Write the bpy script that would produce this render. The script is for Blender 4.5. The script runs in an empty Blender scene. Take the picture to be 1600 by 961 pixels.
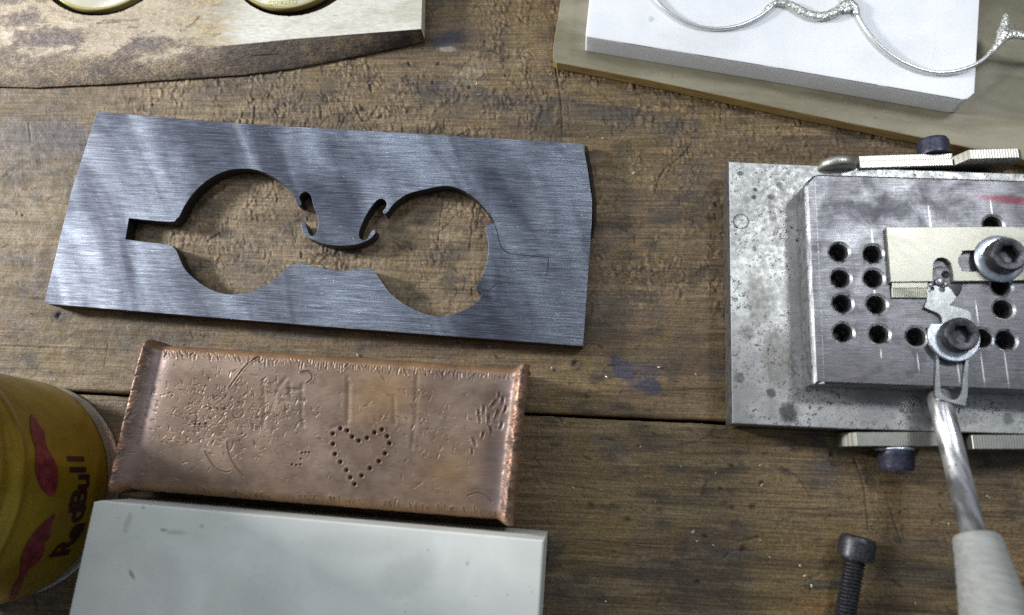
import bpy, bmesh, math
import numpy as np
from mathutils import Vector, Matrix

# ------------------------------------------------------------------ camera
W, H, F = 1600.0, 961.0, 1180.0            # photograph size and focal length in its pixels
NAD = (895.0, 738.0)                       # where straight down lies in the photograph
D = 240.0                                  # camera height above the bench, mm
SC = bpy.context.scene
COL = SC.collection
dn = np.array([(NAD[0]-W/2)/F, -(NAD[1]-H/2)/F, -1.0]); dn /= np.linalg.norm(dn)
up = -dn
ax = np.array([1.0, 0, 0]); ax -= up*ax.dot(up); ax /= np.linalg.norm(ax)
ay = np.cross(up, ax)
R = np.array([ax, ay, up])                 # camera coordinates -> world
cam_d = bpy.data.cameras.new('camera'); cam = bpy.data.objects.new('camera', cam_d); COL.objects.link(cam)
mw = Matrix.Identity(4)
for i in range(3):
    for j in range(3): mw[i][j] = R[i, j]
mw[2][3] = D/1000
cam.matrix_world = mw
cam_d.sensor_fit = 'HORIZONTAL'; cam_d.sensor_width = 36; cam_d.lens = F*36/W
cam_d.clip_start = 0.01; cam_d.clip_end = 20
cam_d.dof.use_dof = True; cam_d.dof.focus_distance = 0.247; cam_d.dof.aperture_fstop = 8.5
SC.camera = cam

def P(px, py, z=0.0):
    d = R @ np.array([(px-W/2)/F, -(py-H/2)/F, -1.0])
    t = (z-D)/d[2]
    return np.array([d[0]*t, d[1]*t, z])
def proj(x, y, z):
    c = np.tensordot(R.T, np.stack([x, y, z-D]), axes=1)
    return W/2 + F*c[0]/-c[2], H/2 - F*c[1]/-c[2]

# ------------------------------------------------------------------ light
wd = bpy.data.worlds.new('World'); SC.world = wd; wd.use_nodes = True
bg = wd.node_tree.nodes['Background']; bg.inputs[0].default_value = (0.80, 0.88, 1.0, 1); bg.inputs[1].default_value = 0.17
def lamp(name, loc, target, sx, sy, power, colr, spread=180):
    l = bpy.data.lights.new(name, 'AREA'); l.shape = 'RECTANGLE'; l.size = sx/1000; l.size_y = sy/1000
    l.energy = power; l.color = colr; l.spread = math.radians(spread)
    o = bpy.data.objects.new(name, l); COL.objects.link(o)
    o.location = Vector(loc)/1000
    o.rotation_euler = (Vector(target)-Vector(loc)).to_track_quat('-Z', 'Y').to_euler()
lamp('left_bench_lamp', (-620, 225, 240), (-60, 60, 0), 80, 80, 4.6, (1.0, 0.985, 0.95))
lamp('right_bench_lamp', (225, 200, 345), (125, 45, 0), 75, 75, 0.125, (0.96, 0.98, 1.0), 84)
lamp('bench_tube', (-270, 400, 620), (-20, 60, 0), 800, 90, 1.6, (0.86, 0.93, 1.0))
SC.view_settings.view_transform = 'Standard'; SC.view_settings.look = 'None'
SC.view_settings.exposure = 0.32; SC.view_settings.gamma = 1.0; SC.view_settings.use_curve_mapping = False
SC.render.engine = 'CYCLES'
SC.cycles.use_denoising = False

# ------------------------------------------------------------------ noise in numpy
TAB = np.random.default_rng(7).random((6, 256, 256)).astype(np.float32)
def vn(x, y, s=0):
    x = x + s*17.31; y = y + s*9.77
    ix = np.floor(x).astype(np.int64); iy = np.floor(y).astype(np.int64)
    fx = (x-ix).astype(np.float32); fy = (y-iy).astype(np.float32)
    fx = fx*fx*(3-2*fx); fy = fy*fy*(3-2*fy)
    T = TAB[s % 6]; a, b, c, d = ix & 255, (ix+1) & 255, iy & 255, (iy+1) & 255
    return (T[a, c]*(1-fx)+T[b, c]*fx)*(1-fy)+(T[a, d]*(1-fx)+T[b, d]*fx)*fy
def fbm(x, y, s=0, o=4, g=0.5):
    r = 0; a = 1; t = 0
    for i in range(o):
        r = r+a*vn(x*2**i, y*2**i, s+i); t += a; a *= g
    return r/t
def worley(x, y, s=0):
    ix = np.floor(x).astype(np.int64); iy = np.floor(y).astype(np.int64)
    f1 = np.full(x.shape, 9.0, np.float32); f2 = f1.copy(); rid = np.zeros(x.shape, np.float32)
    for dx in (-1, 0, 1):
        for dy in (-1, 0, 1):
            a = (ix+dx) & 255; b = (iy+dy) & 255
            px = ix+dx+TAB[s % 6][a, b]; py = iy+dy+TAB[(s+1) % 6][a, b]
            d = np.sqrt((px-x)**2+(py-y)**2).astype(np.float32)
            n = d < f1
            f2 = np.where(n, f1, np.minimum(f2, d)); f1 = np.where(n, d, f1)
            rid = np.where(n, TAB[(s+2) % 6][a, b], rid)
    return f1, f2, rid
def sst(e0, e1, x):
    t = np.clip((x-e0)/(e1-e0), 0, 1); return t*t*(3-2*t)
def lerp3(a, b, m):
    return a*(1-m[..., None])+np.array(b, np.float32)*m[..., None]
def seg_d(X, Y, a, b):
    vx, vy = b[0]-a[0], b[1]-a[1]; L = vx*vx+vy*vy+1e-9
    t = np.clip(((X-a[0])*vx+(Y-a[1])*vy)/L, 0, 1)
    return np.hypot(X-a[0]-t*vx, Y-a[1]-t*vy), t
def _chip(s, c, ang, L, w, d, burr=0.35, dirt=0.2):
    m = 1.4*max(L, 2*w); k = s.win(c[0]-m, c[0]+m, c[1]-m, c[1]+m)
    if k is None: return
    X, Y = s.X[k]-c[0], s.Y[k]-c[1]; u = X*math.cos(ang)+Y*math.sin(ang); v = -X*math.sin(ang)+Y*math.cos(ang)
    v = v+0.35*w*np.sin(u/L*2.2)
    W_ = np.clip(1-(u/L)**2, 0, 1); t = (v+w)/(2*w)
    h = np.where((t > 0) & (t < 0.85), t/0.85, np.where((t >= 0.85) & (t < 1.05), (1.05-t)/0.2, 0))
    s.Z[k] += -d*W_*h+burr*d*W_*np.exp(-((t-1.18)/0.14)**2)
    s.dirt[k] = np.maximum(s.dirt[k], dirt*W_*h**3)
class Field:
    """height field Z over world coordinates X, Y (mm): scratches, dents"""
    def __init__(s, X, Y):
        s.X, s.Y = X, Y; s.Z = np.zeros(X.shape, np.float32); s.dirt = np.zeros(X.shape, np.float32)
        s.x0, s.y0 = X, Y
    def chip(s, *a, **k): _chip(s, *a, **k)
    def win(s, xa, xb, ya, yb):
        m = (s.X > xa) & (s.X < xb) & (s.Y > ya) & (s.Y < yb)
        r = np.where(m.any(1))[0]; c = np.where(m.any(0))[0]
        if len(r) == 0 or len(c) == 0: return None
        return slice(r[0], r[-1]+1), slice(c[0], c[-1]+1)
    def stroke(s, pts, w, d, burr=0.35, dirt=0.0):
        burr *= 0.6
        q = np.array(pts); m = 5*w
        k = s.win(q[:, 0].min()-m, q[:, 0].max()+m, q[:, 1].min()-m, q[:, 1].max()+m)
        if k is None: return
        X, Y = s.X[k], s.Y[k]; dm = np.full(X.shape, 99.0)
        for a, b in zip(q[:-1], q[1:]): dm = np.minimum(dm, seg_d(X, Y, a, b)[0])
        s.Z[k] -= d*np.exp(-(dm/w)**2)-burr*d*np.exp(-((dm-1.9*w)/w)**2)
        if dirt: s.dirt[k] = np.maximum(s.dirt[k], dirt*np.exp(-(dm/(1.2*w))**2))

# ------------------------------------------------------------------ object helpers (all in mm, world)
ORG = {}
def thing(name, label, cat, base, group=None):
    o = bpy.data.objects.new(name, None); COL.objects.link(o); o.empty_display_size = 0.01
    o.location = Vector(base)/1000; ORG[o.name] = np.array(base, float)
    if label: o['label'] = label
    if cat: o['category'] = cat
    if group: o['group'] = group
    return o
def org(o): return ORG[o.name] if o else np.zeros(3)
def link(name, me, mat, parent=None, label=None, smooth=False):
    o = bpy.data.objects.new(name, me); COL.objects.link(o)
    if mat is not None and not me.materials: me.materials.append(mat)
    if parent:
        o.parent = parent; ORG[o.name] = ORG[parent.name]
    else: ORG[o.name] = np.zeros(3)
    if label: o['label'] = label
    if smooth: me.polygons.foreach_set('use_smooth', np.ones(len(me.polygons), bool))
    return o
def mesh(name, V, Fc, mat, parent=None, label=None, smooth=False):
    me = bpy.data.meshes.new(name)
    V = (np.array(V, float)-org(parent))/1000
    me.from_pydata(V.tolist(), [], Fc); me.update()
    return link(name, me, mat, parent, label, smooth)
def gridmesh(name, V, nr, nc, mat, parent=None, colr=None, keep=None, extra=None):
    """V: (nr, nc, 3)"""
    me = bpy.data.meshes.new(name)
    i = np.arange(nr*nc).reshape(nr, nc)
    q = np.stack([i[:-1, :-1], i[1:, :-1], i[1:, 1:], i[:-1, 1:]], -1).reshape(-1, 4)
    if keep is not None: q = q[keep.reshape(-1)]
    V = (V.reshape(-1, 3)-org(parent))/1000
    me.vertices.add(len(V)); me.vertices.foreach_set('co', V.astype(np.float32).ravel())
    me.loops.add(q.size); me.loops.foreach_set('vertex_index', q.ravel().astype(np.int32))
    me.polygons.add(len(q)); me.polygons.foreach_set('loop_start', np.arange(0, q.size, 4, dtype=np.int32))
    me.update(calc_edges=True)
    if colr is not None:
        at = me.color_attributes.new('col', 'FLOAT_COLOR', 'POINT')
        c = np.ones((len(V), 4), np.float32); c[:, :3] = colr.reshape(-1, 3)
        at.data.foreach_set('color', c.ravel())
    return link(name, me, mat, parent, smooth=True)
def slab(name, outline, holes, z0, z1, mat, parent=None, bev=0.2, res=1, side=None, label=None):
    """extruded plate with holes; outline and holes are lists of (x, y) in mm"""
    cu = bpy.data.curves.new('tmp', 'CURVE'); cu.dimensions = '2D'; cu.fill_mode = 'BOTH'
    for pts in [outline]+list(holes):
        sp = cu.splines.new('POLY'); sp.points.add(len(pts)-1); sp.use_cyclic_u = True
        for p, q in zip(sp.points, pts): p.co = (q[0], q[1], 0, 1)
    cu.extrude = (z1-z0)/2-bev; cu.bevel_depth = bev; cu.bevel_resolution = res; cu.offset = -bev
    ob = bpy.data.objects.new('tmp', cu); COL.objects.link(ob)
    dg = bpy.context.evaluated_depsgraph_get(); dg.update()
    me = bpy.data.meshes.new_from_object(ob.evaluated_get(dg), depsgraph=dg)
    bpy.data.objects.remove(ob); bpy.data.curves.remove(cu)
    me.name = name; me.materials.clear(); me.materials.append(mat)
    og = org(parent)
    me.transform(Matrix.Translation(Vector((-og[0], -og[1], (z0+z1)/2-og[2]))))
    me.transform(Matrix.Scale(0.001, 4))
    me.polygons.foreach_set('use_smooth', np.zeros(len(me.polygons), bool))
    if side is not None:
        me.materials.append(side)
        for p in me.polygons:
            if abs(p.normal.z) < 0.5: p.material_index = 1
    me.update()
    return link(name, me, None, parent, label)
def PL(pts, z): return [P(p[0], p[1], z)[:2] for p in pts]
def circ(c, r, n=28, a0=0.0): return [(c[0]+r*math.cos(a0+2*math.pi*i/n), c[1]+r*math.sin(a0+2*math.pi*i/n)) for i in range(n)]
def cr(pts, closed=True, step=4):
    """Catmull-Rom through px points; a third element 1 marks a sharp corner"""
    n = len(pts); out = []
    g = lambda i: np.array(pts[i % n][:2], float)
    sharp = lambda i: len(pts[i % n]) > 2
    for i in range(n if closed else n-1):
        p1, p2 = g(i), g(i+1)
        if closed: p0, p3 = g(i-1), g(i+2)
        else: p0 = g(i-1) if i else p1; p3 = g(i+2) if i+2 < n else p2
        if sharp(i): p0 = p1-(p2-p1)*0.5
        if sharp(i+1): p3 = p2+(p2-p1)*0.5
        for k in range(step):
            t = k/step
            out.append(0.5*((2*p1)+(-p0+p2)*t+(2*p0-5*p1+4*p2-p3)*t*t+(-p0+3*p1-3*p2+p3)*t**3))
            if sharp(i) and sharp(i+1): break
    if not closed: out.append(g(n-1))
    return out
def frame_of(d):
    d = np.array(d, float); d /= np.linalg.norm(d)
    a = np.array([0, 0, 1.0]) if abs(d[2]) < 0.9 else np.array([1.0, 0, 0])
    u = np.cross(a, d); u /= np.linalg.norm(u)
    return u, np.cross(d, u), d
def lathe(name, base, d, prof, mat, parent=None, n=40, knurl=None, label=None, smooth=True, fn=None, cap=True):
    """prof: list of (radius, distance along d); knurl = (teeth, depth, i0, i1) modulates radius of those rings"""
    u, v, d = frame_of(d); base = np.array(base, float); V = []; Fc = []
    for k, (r, h) in enumerate(prof):
        for i in range(n):
            a = 2*math.pi*i/n; rr = r
            if knurl and knurl[2] <= k <= knurl[3]: rr = r-(knurl[1] if i % 2 else 0)
            if fn: rr = fn(rr, h, a)
            V.append(base+d*h+(u*math.cos(a)+v*math.sin(a))*rr)
    m = len(prof)
    for k in range(m-1):
        for i in range(n):
            j = (i+1) % n; Fc.append([k*n+i, k*n+j, (k+1)*n+j, (k+1)*n+i])
    if cap and prof[0][0] > 1e-6: Fc.append(list(range(n))[::-1])
    if cap and prof[-1][0] > 1e-6: Fc.append([(m-1)*n+i for i in range(n)])
    return mesh(name, V, Fc, mat, parent, label, smooth)
def sharpen(o, ang=35):
    me = o.data; me.polygons.foreach_set('use_smooth', np.ones(len(me.polygons), bool))
    try: me.set_sharp_from_angle(angle=math.radians(ang))
    except Exception: pass
    return o
def tube(name, pts, rad, mat, parent=None, n=10, label=None, flat=1.0, jit=0.0):
    """rad: number or one radius per point"""
    pts = np.array(pts, float); m = len(pts); V = []; Fc = []
    rad = np.full(m, rad) if np.isscalar(rad) else np.array(rad)
    rg = np.random.default_rng(3)
    for k in range(m):
        d = pts[min(k+1, m-1)]-pts[max(k-1, 0)]; d /= np.linalg.norm(d)
        u = np.cross([0, 0, 1.0], d); u /= np.linalg.norm(u)+1e-9; v = np.cross(d, u)
        for i in range(n):
            a = 2*math.pi*i/n; r = rad[k]*(1+jit*rg.uniform(-1, 1))
            V.append(pts[k]+u*math.cos(a)*r+v*math.sin(a)*r*flat)
    for k in range(m-1):
        for i in range(n):
            j = (i+1) % n; Fc.append([k*n+i, k*n+j, (k+1)*n+j, (k+1)*n+i])
    Fc.append(list(range(n))[::-1]); Fc.append([(m-1)*n+i for i in range(n)])
    return mesh(name, V, Fc, mat, parent, label, True)

# ------------------------------------------------------------------ materials
class Mat:
    def __init__(s, name, rough=0.5, metal=0.0, colr=(0.5, 0.5, 0.5), spec=0.5):
        s.m = bpy.data.materials.new(name); s.m.use_nodes = True; s.nt = s.m.node_tree
        s.b = s.nt.nodes['Principled BSDF']
        s.b.inputs['Roughness'].default_value = rough; s.b.inputs['Metallic'].default_value = metal
        s.b.inputs['Base Color'].default_value = (*colr, 1); s.b.inputs['Specular IOR Level'].default_value = spec
        tc = s.nt.nodes.new('ShaderNodeTexCoord')
        s.v = s.vm('SCALE', tc.outputs['Object'], scale=1000.0); s.h = None
    def L(s, a, b): s.nt.links.new(a, b)
    def setin(s, sock, val):
        if hasattr(val, 'is_linked'): s.L(val, sock)
        else:
            try: sock.default_value = val
            except Exception: sock.default_value = (*val, 1)
    def vm(s, op, a, b=None, scale=None):
        n = s.nt.nodes.new('ShaderNodeVectorMath'); n.operation = op; s.setin(n.inputs[0], a)
        if b is not None: s.setin(n.inputs[1], b)
        if scale is not None: n.inputs['Scale'].default_value = scale
        return n.outputs['Value'] if op in ('LENGTH', 'DISTANCE') else n.outputs[0]
    def map(s, sc=(1, 1, 1), rot=0.0, loc=(0, 0, 0)):
        n = s.nt.nodes.new('ShaderNodeMapping'); n.vector_type = 'POINT'
        r = s.nt.nodes.new('ShaderNodeVectorRotate'); r.rotation_type = 'Z_AXIS'; s.L(s.v, r.inputs['Vector']); r.inputs['Angle'].default_value = math.radians(rot)
        s.L(r.outputs[0], n.inputs[0]); n.inputs['Scale'].default_value = sc; n.inputs['Location'].default_value = loc
        return n.outputs[0]
    def noise(s, vec=None, sc=1.0, det=4, ro=0.55, dist=0.0):
        n = s.nt.nodes.new('ShaderNodeTexNoise'); s.L(s.v if vec is None else vec, n.inputs['Vector'])
        n.inputs['Scale'].default_value = sc; n.inputs['Detail'].default_value = det
        n.inputs['Roughness'].default_value = ro; n.inputs['Distortion'].default_value = dist
        return n.outputs[0]
    def voro(s, vec=None, sc=1.0, feat='F1'):
        n = s.nt.nodes.new('ShaderNodeTexVoronoi'); n.feature = feat; s.L(s.v if vec is None else vec, n.inputs['Vector']); n.inputs['Scale'].default_value = sc
        return n.outputs['Distance']
    def ramp(s, f, a, b, lo=0.0, hi=1.0):
        n = s.nt.nodes.new('ShaderNodeMapRange'); n.interpolation_type = 'SMOOTHSTEP'; s.L(f, n.inputs[0])
        for k, x in zip(('From Min', 'From Max', 'To Min', 'To Max'), (a, b, lo, hi)): n.inputs[k].default_value = x
        return n.outputs[0]
    def math(s, op, a, b=0.0):
        n = s.nt.nodes.new('ShaderNodeMath'); n.operation = op; s.setin(n.inputs[0], a); s.setin(n.inputs[1], b); return n.outputs[0]
    def mix(s, f, a, b, mode='MIX'):
        n = s.nt.nodes.new('ShaderNodeMix'); n.data_type = 'RGBA'; n.blend_type = mode
        s.setin(n.inputs[0], f)
        for k, x in ((6, a), (7, b)):
            if hasattr(x, 'is_linked'): s.L(x, n.inputs[k])
            else: n.inputs[k].default_value = (*x, 1)
        return n.outputs[2]
    def attr(s, name='col'):
        n = s.nt.nodes.new('ShaderNodeAttribute'); n.attribute_name = name; return n.outputs['Color']
    def blob(s, c, rx, ry, rot=0, wob=0.5, wsc=0.5, soft=0.5):
        """mask of a stain at c (mm, local), 1 inside"""
        d = s.vm('SUBTRACT', s.v, (c[0], c[1], 0))
        r = s.nt.nodes.new('ShaderNodeVectorRotate'); r.rotation_type = 'Z_AXIS'; s.L(d, r.inputs['Vector']); r.inputs['Angle'].default_value = -math.radians(rot)
        q = s.vm('MULTIPLY', r.outputs[0], (1/rx, 1/ry, 0)); l = s.vm('LENGTH', q)
        n = s.noise(sc=wsc, det=4, ro=0.6); n = s.math('MULTIPLY', s.math('SUBTRACT', n, 0.5), wob*2)
        return s.ramp(s.math('ADD', l, n), 1.0-soft*0.5, 1.0+soft*0.5, 1, 0)
    def col(s, c): s.setin(s.b.inputs['Base Color'], c) if hasattr(c, 'is_linked') else None; return s
    def rough(s, c): s.L(c, s.b.inputs['Roughness']); return s
    def metal(s, c): s.L(c, s.b.inputs['Metallic']); return s
    def bump(s, h, dist=0.05, st=1.0):
        n = s.nt.nodes.new('ShaderNodeBump'); n.inputs['Distance'].default_value = dist/1000; n.inputs['Strength'].default_value = st
        s.L(h, n.inputs['Height'])
        if s.h: s.L(s.h, n.inputs['Normal'])
        s.h = n.outputs[0]; s.L(s.h, s.b.inputs['Normal']); return s

# wood of the bench
wood = Mat('bench_wood', 0.6, 0, spec=0.35)
c = wood.attr()
g1 = wood.noise(wood.map((0.06, 1.7, 1), 2.7), 1.0, 6, 0.7)
g2 = wood.noise(None, 1.6, 5, 0.7)
fi = wood.noise(wood.map((0.10, 2.6, 1), 2.7, (5, 3, 0)), 1.0, 4, 0.7)
c = wood.mix(1.0, c, wood.mix(wood.ramp(g1, 0.3, 0.7), (0.58, 0.55, 0.52), (1.38, 1.38, 1.36)), 'MULTIPLY')
c = wood.mix(1.0, c, wood.mix(wood.ramp(g2, 0.3, 0.7), (0.62, 0.61, 0.60), (1.34, 1.33, 1.31)), 'MULTIPLY')
c = wood.mix(wood.math('MULTIPLY', wood.ramp(fi, 0.36, 0.27), 0.6), c, (0.03, 0.022, 0.014))
c = wood.mix(wood.math('MULTIPLY', wood.ramp(wood.noise(None, 0.9, 4, 0.7), 0.63, 0.72), 0.5), c, (0.035, 0.028, 0.022))
c = wood.mix(wood.math('MULTIPLY', wood.ramp(wood.noise(wood.map((1, 1, 1), 0, (9, 4, 0)), 2.4, 3, 0.6), 0.70, 0.76), 0.5), c, (0.42, 0.36, 0.26))
wood.col(wood.mix(1.0, c, (0.87, 0.83, 0.78), 'MULTIPLY'))
wood.rough(wood.ramp(wood.noise(None, 0.25, 4), 0.3, 0.7, 0.42, 0.66))
wood.bump(g1, 0.16, 0.8); wood.bump(g2, 0.22, 0.8); wood.bump(fi, 0.10, 0.6)

# steel template plate: brushed, bluish
steel = Mat('brushed_steel', 0.42, 1.0)
br = steel.noise(steel.map((0.07, 3.0, 1), 4.5), 1.0, 6, 0.78)
br2 = steel.noise(steel.map((0.14, 4.2, 1), 2), 1.0, 5, 0.72, 0.3)
cl = steel.noise(steel.map((0.060, 0.016, 1), -25), 1.0, 3, 0.5, 0.6)
c = steel.mix(steel.ramp(br, 0.3, 0.7), (0.062, 0.069, 0.086), (0.205, 0.225, 0.275))
c = steel.mix(steel.math('MULTIPLY', steel.ramp(br2, 0.54, 0.70), 0.7), c, (0.42, 0.46, 0.55))
c = steel.mix(steel.ramp(br2, 0.46, 0.30), c, (0.04, 0.044, 0.058))
fg = steel.noise(None, 4.0, 3, 0.7); c = steel.mix(1.0, c, steel.mix(steel.ramp(fg, 0.3, 0.7), (0.7, 0.7, 0.7), (1.25, 1.25, 1.25)), 'MULTIPLY')
c = steel.mix(steel.math('MULTIPLY', steel.ramp(steel.noise(steel.map((0.35, 1.1, 1), 50), 1.0, 4, 0.7), 0.66, 0.72), 0.5), c, (0.6, 0.63, 0.7))
c = steel.mix(1.0, c, steel.mix(steel.ramp(cl, 0.32, 0.68), (0.46, 0.46, 0.50), (1.42, 1.42, 1.40)), 'MULTIPLY')  # cloudy smears, with bands of sheen put into the colour
steel.col(c); steel.rough(steel.ramp(cl, 0.3, 0.7, 0.55, 0.42))
steel.bump(br, 0.05, 0.7); steel.bump(br2, 0.05, 0.7)
steel_side = Mat('dark_sawn_steel', 0.5, 0.9, (0.07, 0.07, 0.075))
steel_side.bump(steel_side.noise(None, 3.0, 4), 0.05, 0.5)

copper = Mat('worn_copper', 0.40, 0.40)
c = copper.attr(); n1 = copper.noise(None, 0.09, 5, 0.6)
c = copper.mix(1.0, c, copper.mix(copper.ramp(n1, 0.3, 0.7), (0.78, 0.76, 0.76), (1.15, 1.12, 1.08)), 'MULTIPLY')
n2 = copper.noise(copper.map((0.3, 3, 1), 3), 1.0, 4, 0.6)
c = copper.mix(1.0, c, copper.mix(copper.ramp(n2, 0.3, 0.7), (0.88, 0.88, 0.88), (1.1, 1.1, 1.1)), 'MULTIPLY')
copper.col(c); copper.rough(copper.ramp(copper.noise(None, 0.35, 4), 0.3, 0.7, 0.38, 0.54))
copper.bump(copper.noise(None, 2.0, 4), 0.06, 0.6); copper.bump(n2, 0.02, 0.5)

stone = Mat('pale_oilstone', 0.45, 0, (0.55, 0.60, 0.57), 0.35)
n1 = stone.noise(None, 0.035, 5, 0.6, 0.5)
c = stone.mix(stone.ramp(n1, 0.3, 0.7), (0.64, 0.665, 0.63), (0.765, 0.785, 0.75))
SO = P(490, 880, 0)
for px, py, a, b, ro, k in ((206, 898, 0.5, 1.4, 35, 0.55), (256, 828, 0.9, 0.4, 0, 0.5), (200, 815, 0.9, 2.6, -15, 0.22), (275, 832, 3.0, 0.6, -4, 0.25), (224, 793, 0.5, 0.4, 0, 0.4), (315, 822, 0.6, 0.5, 0, 0.3), (640, 900, 8, 5, 20, 0.12), (260, 905, 5, 9, 30, 0.10), (560, 850, 12, 3, 0, 0.08), (420, 930, 9, 6, 0, 0.08), (730, 880, 0.5, 0.5, 0, 0.3)):
    q = P(px, py, 32)-SO
    c = stone.mix(stone.math('MULTIPLY', stone.blob(q, a, b, ro, 0.5, 0.6, 0.9), k), c, (0.05, 0.06, 0.07))
c = stone.mix(stone.math('MULTIPLY', stone.ramp(stone.noise(None, 0.9, 2, 0.5), 0.70, 0.76), 0.35), c, (0.08, 0.09, 0.09))
sn = stone.noise(stone.map((0.4, 1.4, 1), 30), 1.0, 4, 0.7); c = stone.mix(stone.math('MULTIPLY', stone.ramp(sn, 0.62, 0.74), 0.18), c, (0.30, 0.31, 0.30)); stone.col(c); stone.bump(stone.noise(None, 3.0, 3), 0.02, 0.4)

white = Mat('white_plastic', 0.38, 0, (0.80, 0.82, 0.86), 0.4)
white.b.inputs['Subsurface Weight'].default_value = 0.25; white.b.inputs['Subsurface Radius'].default_value = (1, 1, 1); white.b.inputs['Subsurface Scale'].default_value = 0.006
n1 = white.noise(None, 0.07, 5, 0.6)
c = white.mix(white.ramp(n1, 0.35, 0.7), (0.80, 0.815, 0.85), (0.86, 0.875, 0.90))
c = white.mix(white.math('MULTIPLY', white.ramp(white.noise(None, 0.8, 2, 0.5), 0.71, 0.78), 0.25), c, (0.35, 0.33, 0.30))
WO = P(1220, 40, 5.1)
for px, py, a, b, ro, k in ((1018, 30, 0.8, 1.0, 0, 0.25), (1100, 60, 12, 6, -11, 0.08), (1400, 90, 14, 7, 0, 0.08)):
    qq = P(px, py, 14.2)-WO; c = white.mix(white.math('MULTIPLY', white.blob(qq, a, b, ro, 0.9, 0.7, 0.9), k), c, (0.10, 0.09, 0.085))
white.col(c); white.bump(white.noise(white.map((0.3, 3, 3), 8), 1, 3), 0.012, 0.4)

hsheet = Mat('ground_horn', 0.5, 0, spec=0.35)
n1 = hsheet.noise(hsheet.map((0.03, 0.09, 1), 12), 1.0, 5, 0.6, 0.5)
c = hsheet.mix(hsheet.ramp(n1, 0.3, 0.7), (0.165, 0.148, 0.095), (0.285, 0.262, 0.19))
c = hsheet.mix(hsheet.math('MULTIPLY', hsheet.ramp(hsheet.noise(None, 1.2, 3), 0.62, 0.72), 0.4), c, (0.5, 0.5, 0.45))
c = hsheet.mix(hsheet.math('MULTIPLY', hsheet.ramp(hsheet.noise(None, 0.5, 3), 0.68, 0.74), 0.5), c, (0.10, 0.09, 0.06))
hsheet.col(c); hsheet.bump(hsheet.noise(None, 2.5, 4), 0.03, 0.5)
hedge = Mat('amber_horn_edge', 0.35, 0, spec=0.5)
n1 = hedge.noise(hedge.map((0.12, 0.12, 2.0)), 1.0, 4)
hedge.col(hedge.mix(hedge.ramp(n1, 0.3, 0.7), (0.20, 0.13, 0.045), (0.42, 0.29, 0.11))); hedge.bump(hedge.noise(None, 2.0, 4), 0.04, 0.5)

horn = Mat('raw_horn', 0.5, 0, spec=0.5)
c = horn.attr(); n1 = horn.noise(horn.map((0.5, 1.8, 1), 4), 1.0, 5, 0.65)
c = horn.mix(1.0, c, horn.mix(horn.ramp(n1, 0.3, 0.7), (0.80, 0.79, 0.76), (1.12, 1.12, 1.12)), 'MULTIPLY')
at = horn.nt.nodes.new('ShaderNodeAttribute'); at.attribute_name = 'col'
dk = horn.ramp(at.outputs['Fac'], 0.45, 0.28)
h2 = horn.noise(horn.map((0.8, 2.0, 1), 3), 1.3, 5, 0.75); h3 = horn.noise(None, 0.45, 4, 0.65)
c = horn.mix(dk, c, horn.mix(1.0, c, horn.mix(horn.ramp(h2, 0.33, 0.66), (0.35, 0.34, 0.36), (1.55, 1.5, 1.42)), 'MULTIPLY'))
c = horn.mix(dk, c, horn.mix(1.0, c, horn.mix(horn.ramp(h3, 0.35, 0.65), (0.68, 0.66, 0.72), (1.2, 1.17, 1.08)), 'MULTIPLY'))
horn.col(c)
horn.rough(horn.ramp(at.outputs['Fac'], 0.2, 0.6, 0.62, 0.33))
horn.bump(n1, 0.12, 0.5); hb1 = horn.noise(None, 2.4, 4, 0.7); horn.bump(horn.math('MULTIPLY', hb1, dk), 0.45, 1.0)
lensm = Mat('pale_horn_disc', 0.18, 0, (0.60, 0.58, 0.46), 0.5)
lensm.b.inputs['Coat Weight'].default_value = 0.3
lensm.col(lensm.mix(lensm.ramp(lensm.noise(None, 0.06, 3), 0.3, 0.7), (0.50, 0.48, 0.37), (0.64, 0.62, 0.52)))
lensedge = Mat('green_yellow_edge', 0.25, 0, (0.40, 0.35, 0.13), 0.5)
gold = Mat('gold_print', 0.4, 0.3, (0.75, 0.66, 0.15))

silver = Mat('polished_silver', 0.32, 0.75, (0.72, 0.73, 0.72))
hammered = Mat('hammered_silver', 0.38, 0.7, (0.72, 0.73, 0.70))
hv = hammered.voro(None, 1.5)
hammered.col(hammered.mix(hammered.ramp(hv, 0.35, 0.8), (0.76, 0.77, 0.74), (0.36, 0.36, 0.33)))
hammered.bump(hv, 0.22, 0.7)

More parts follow.
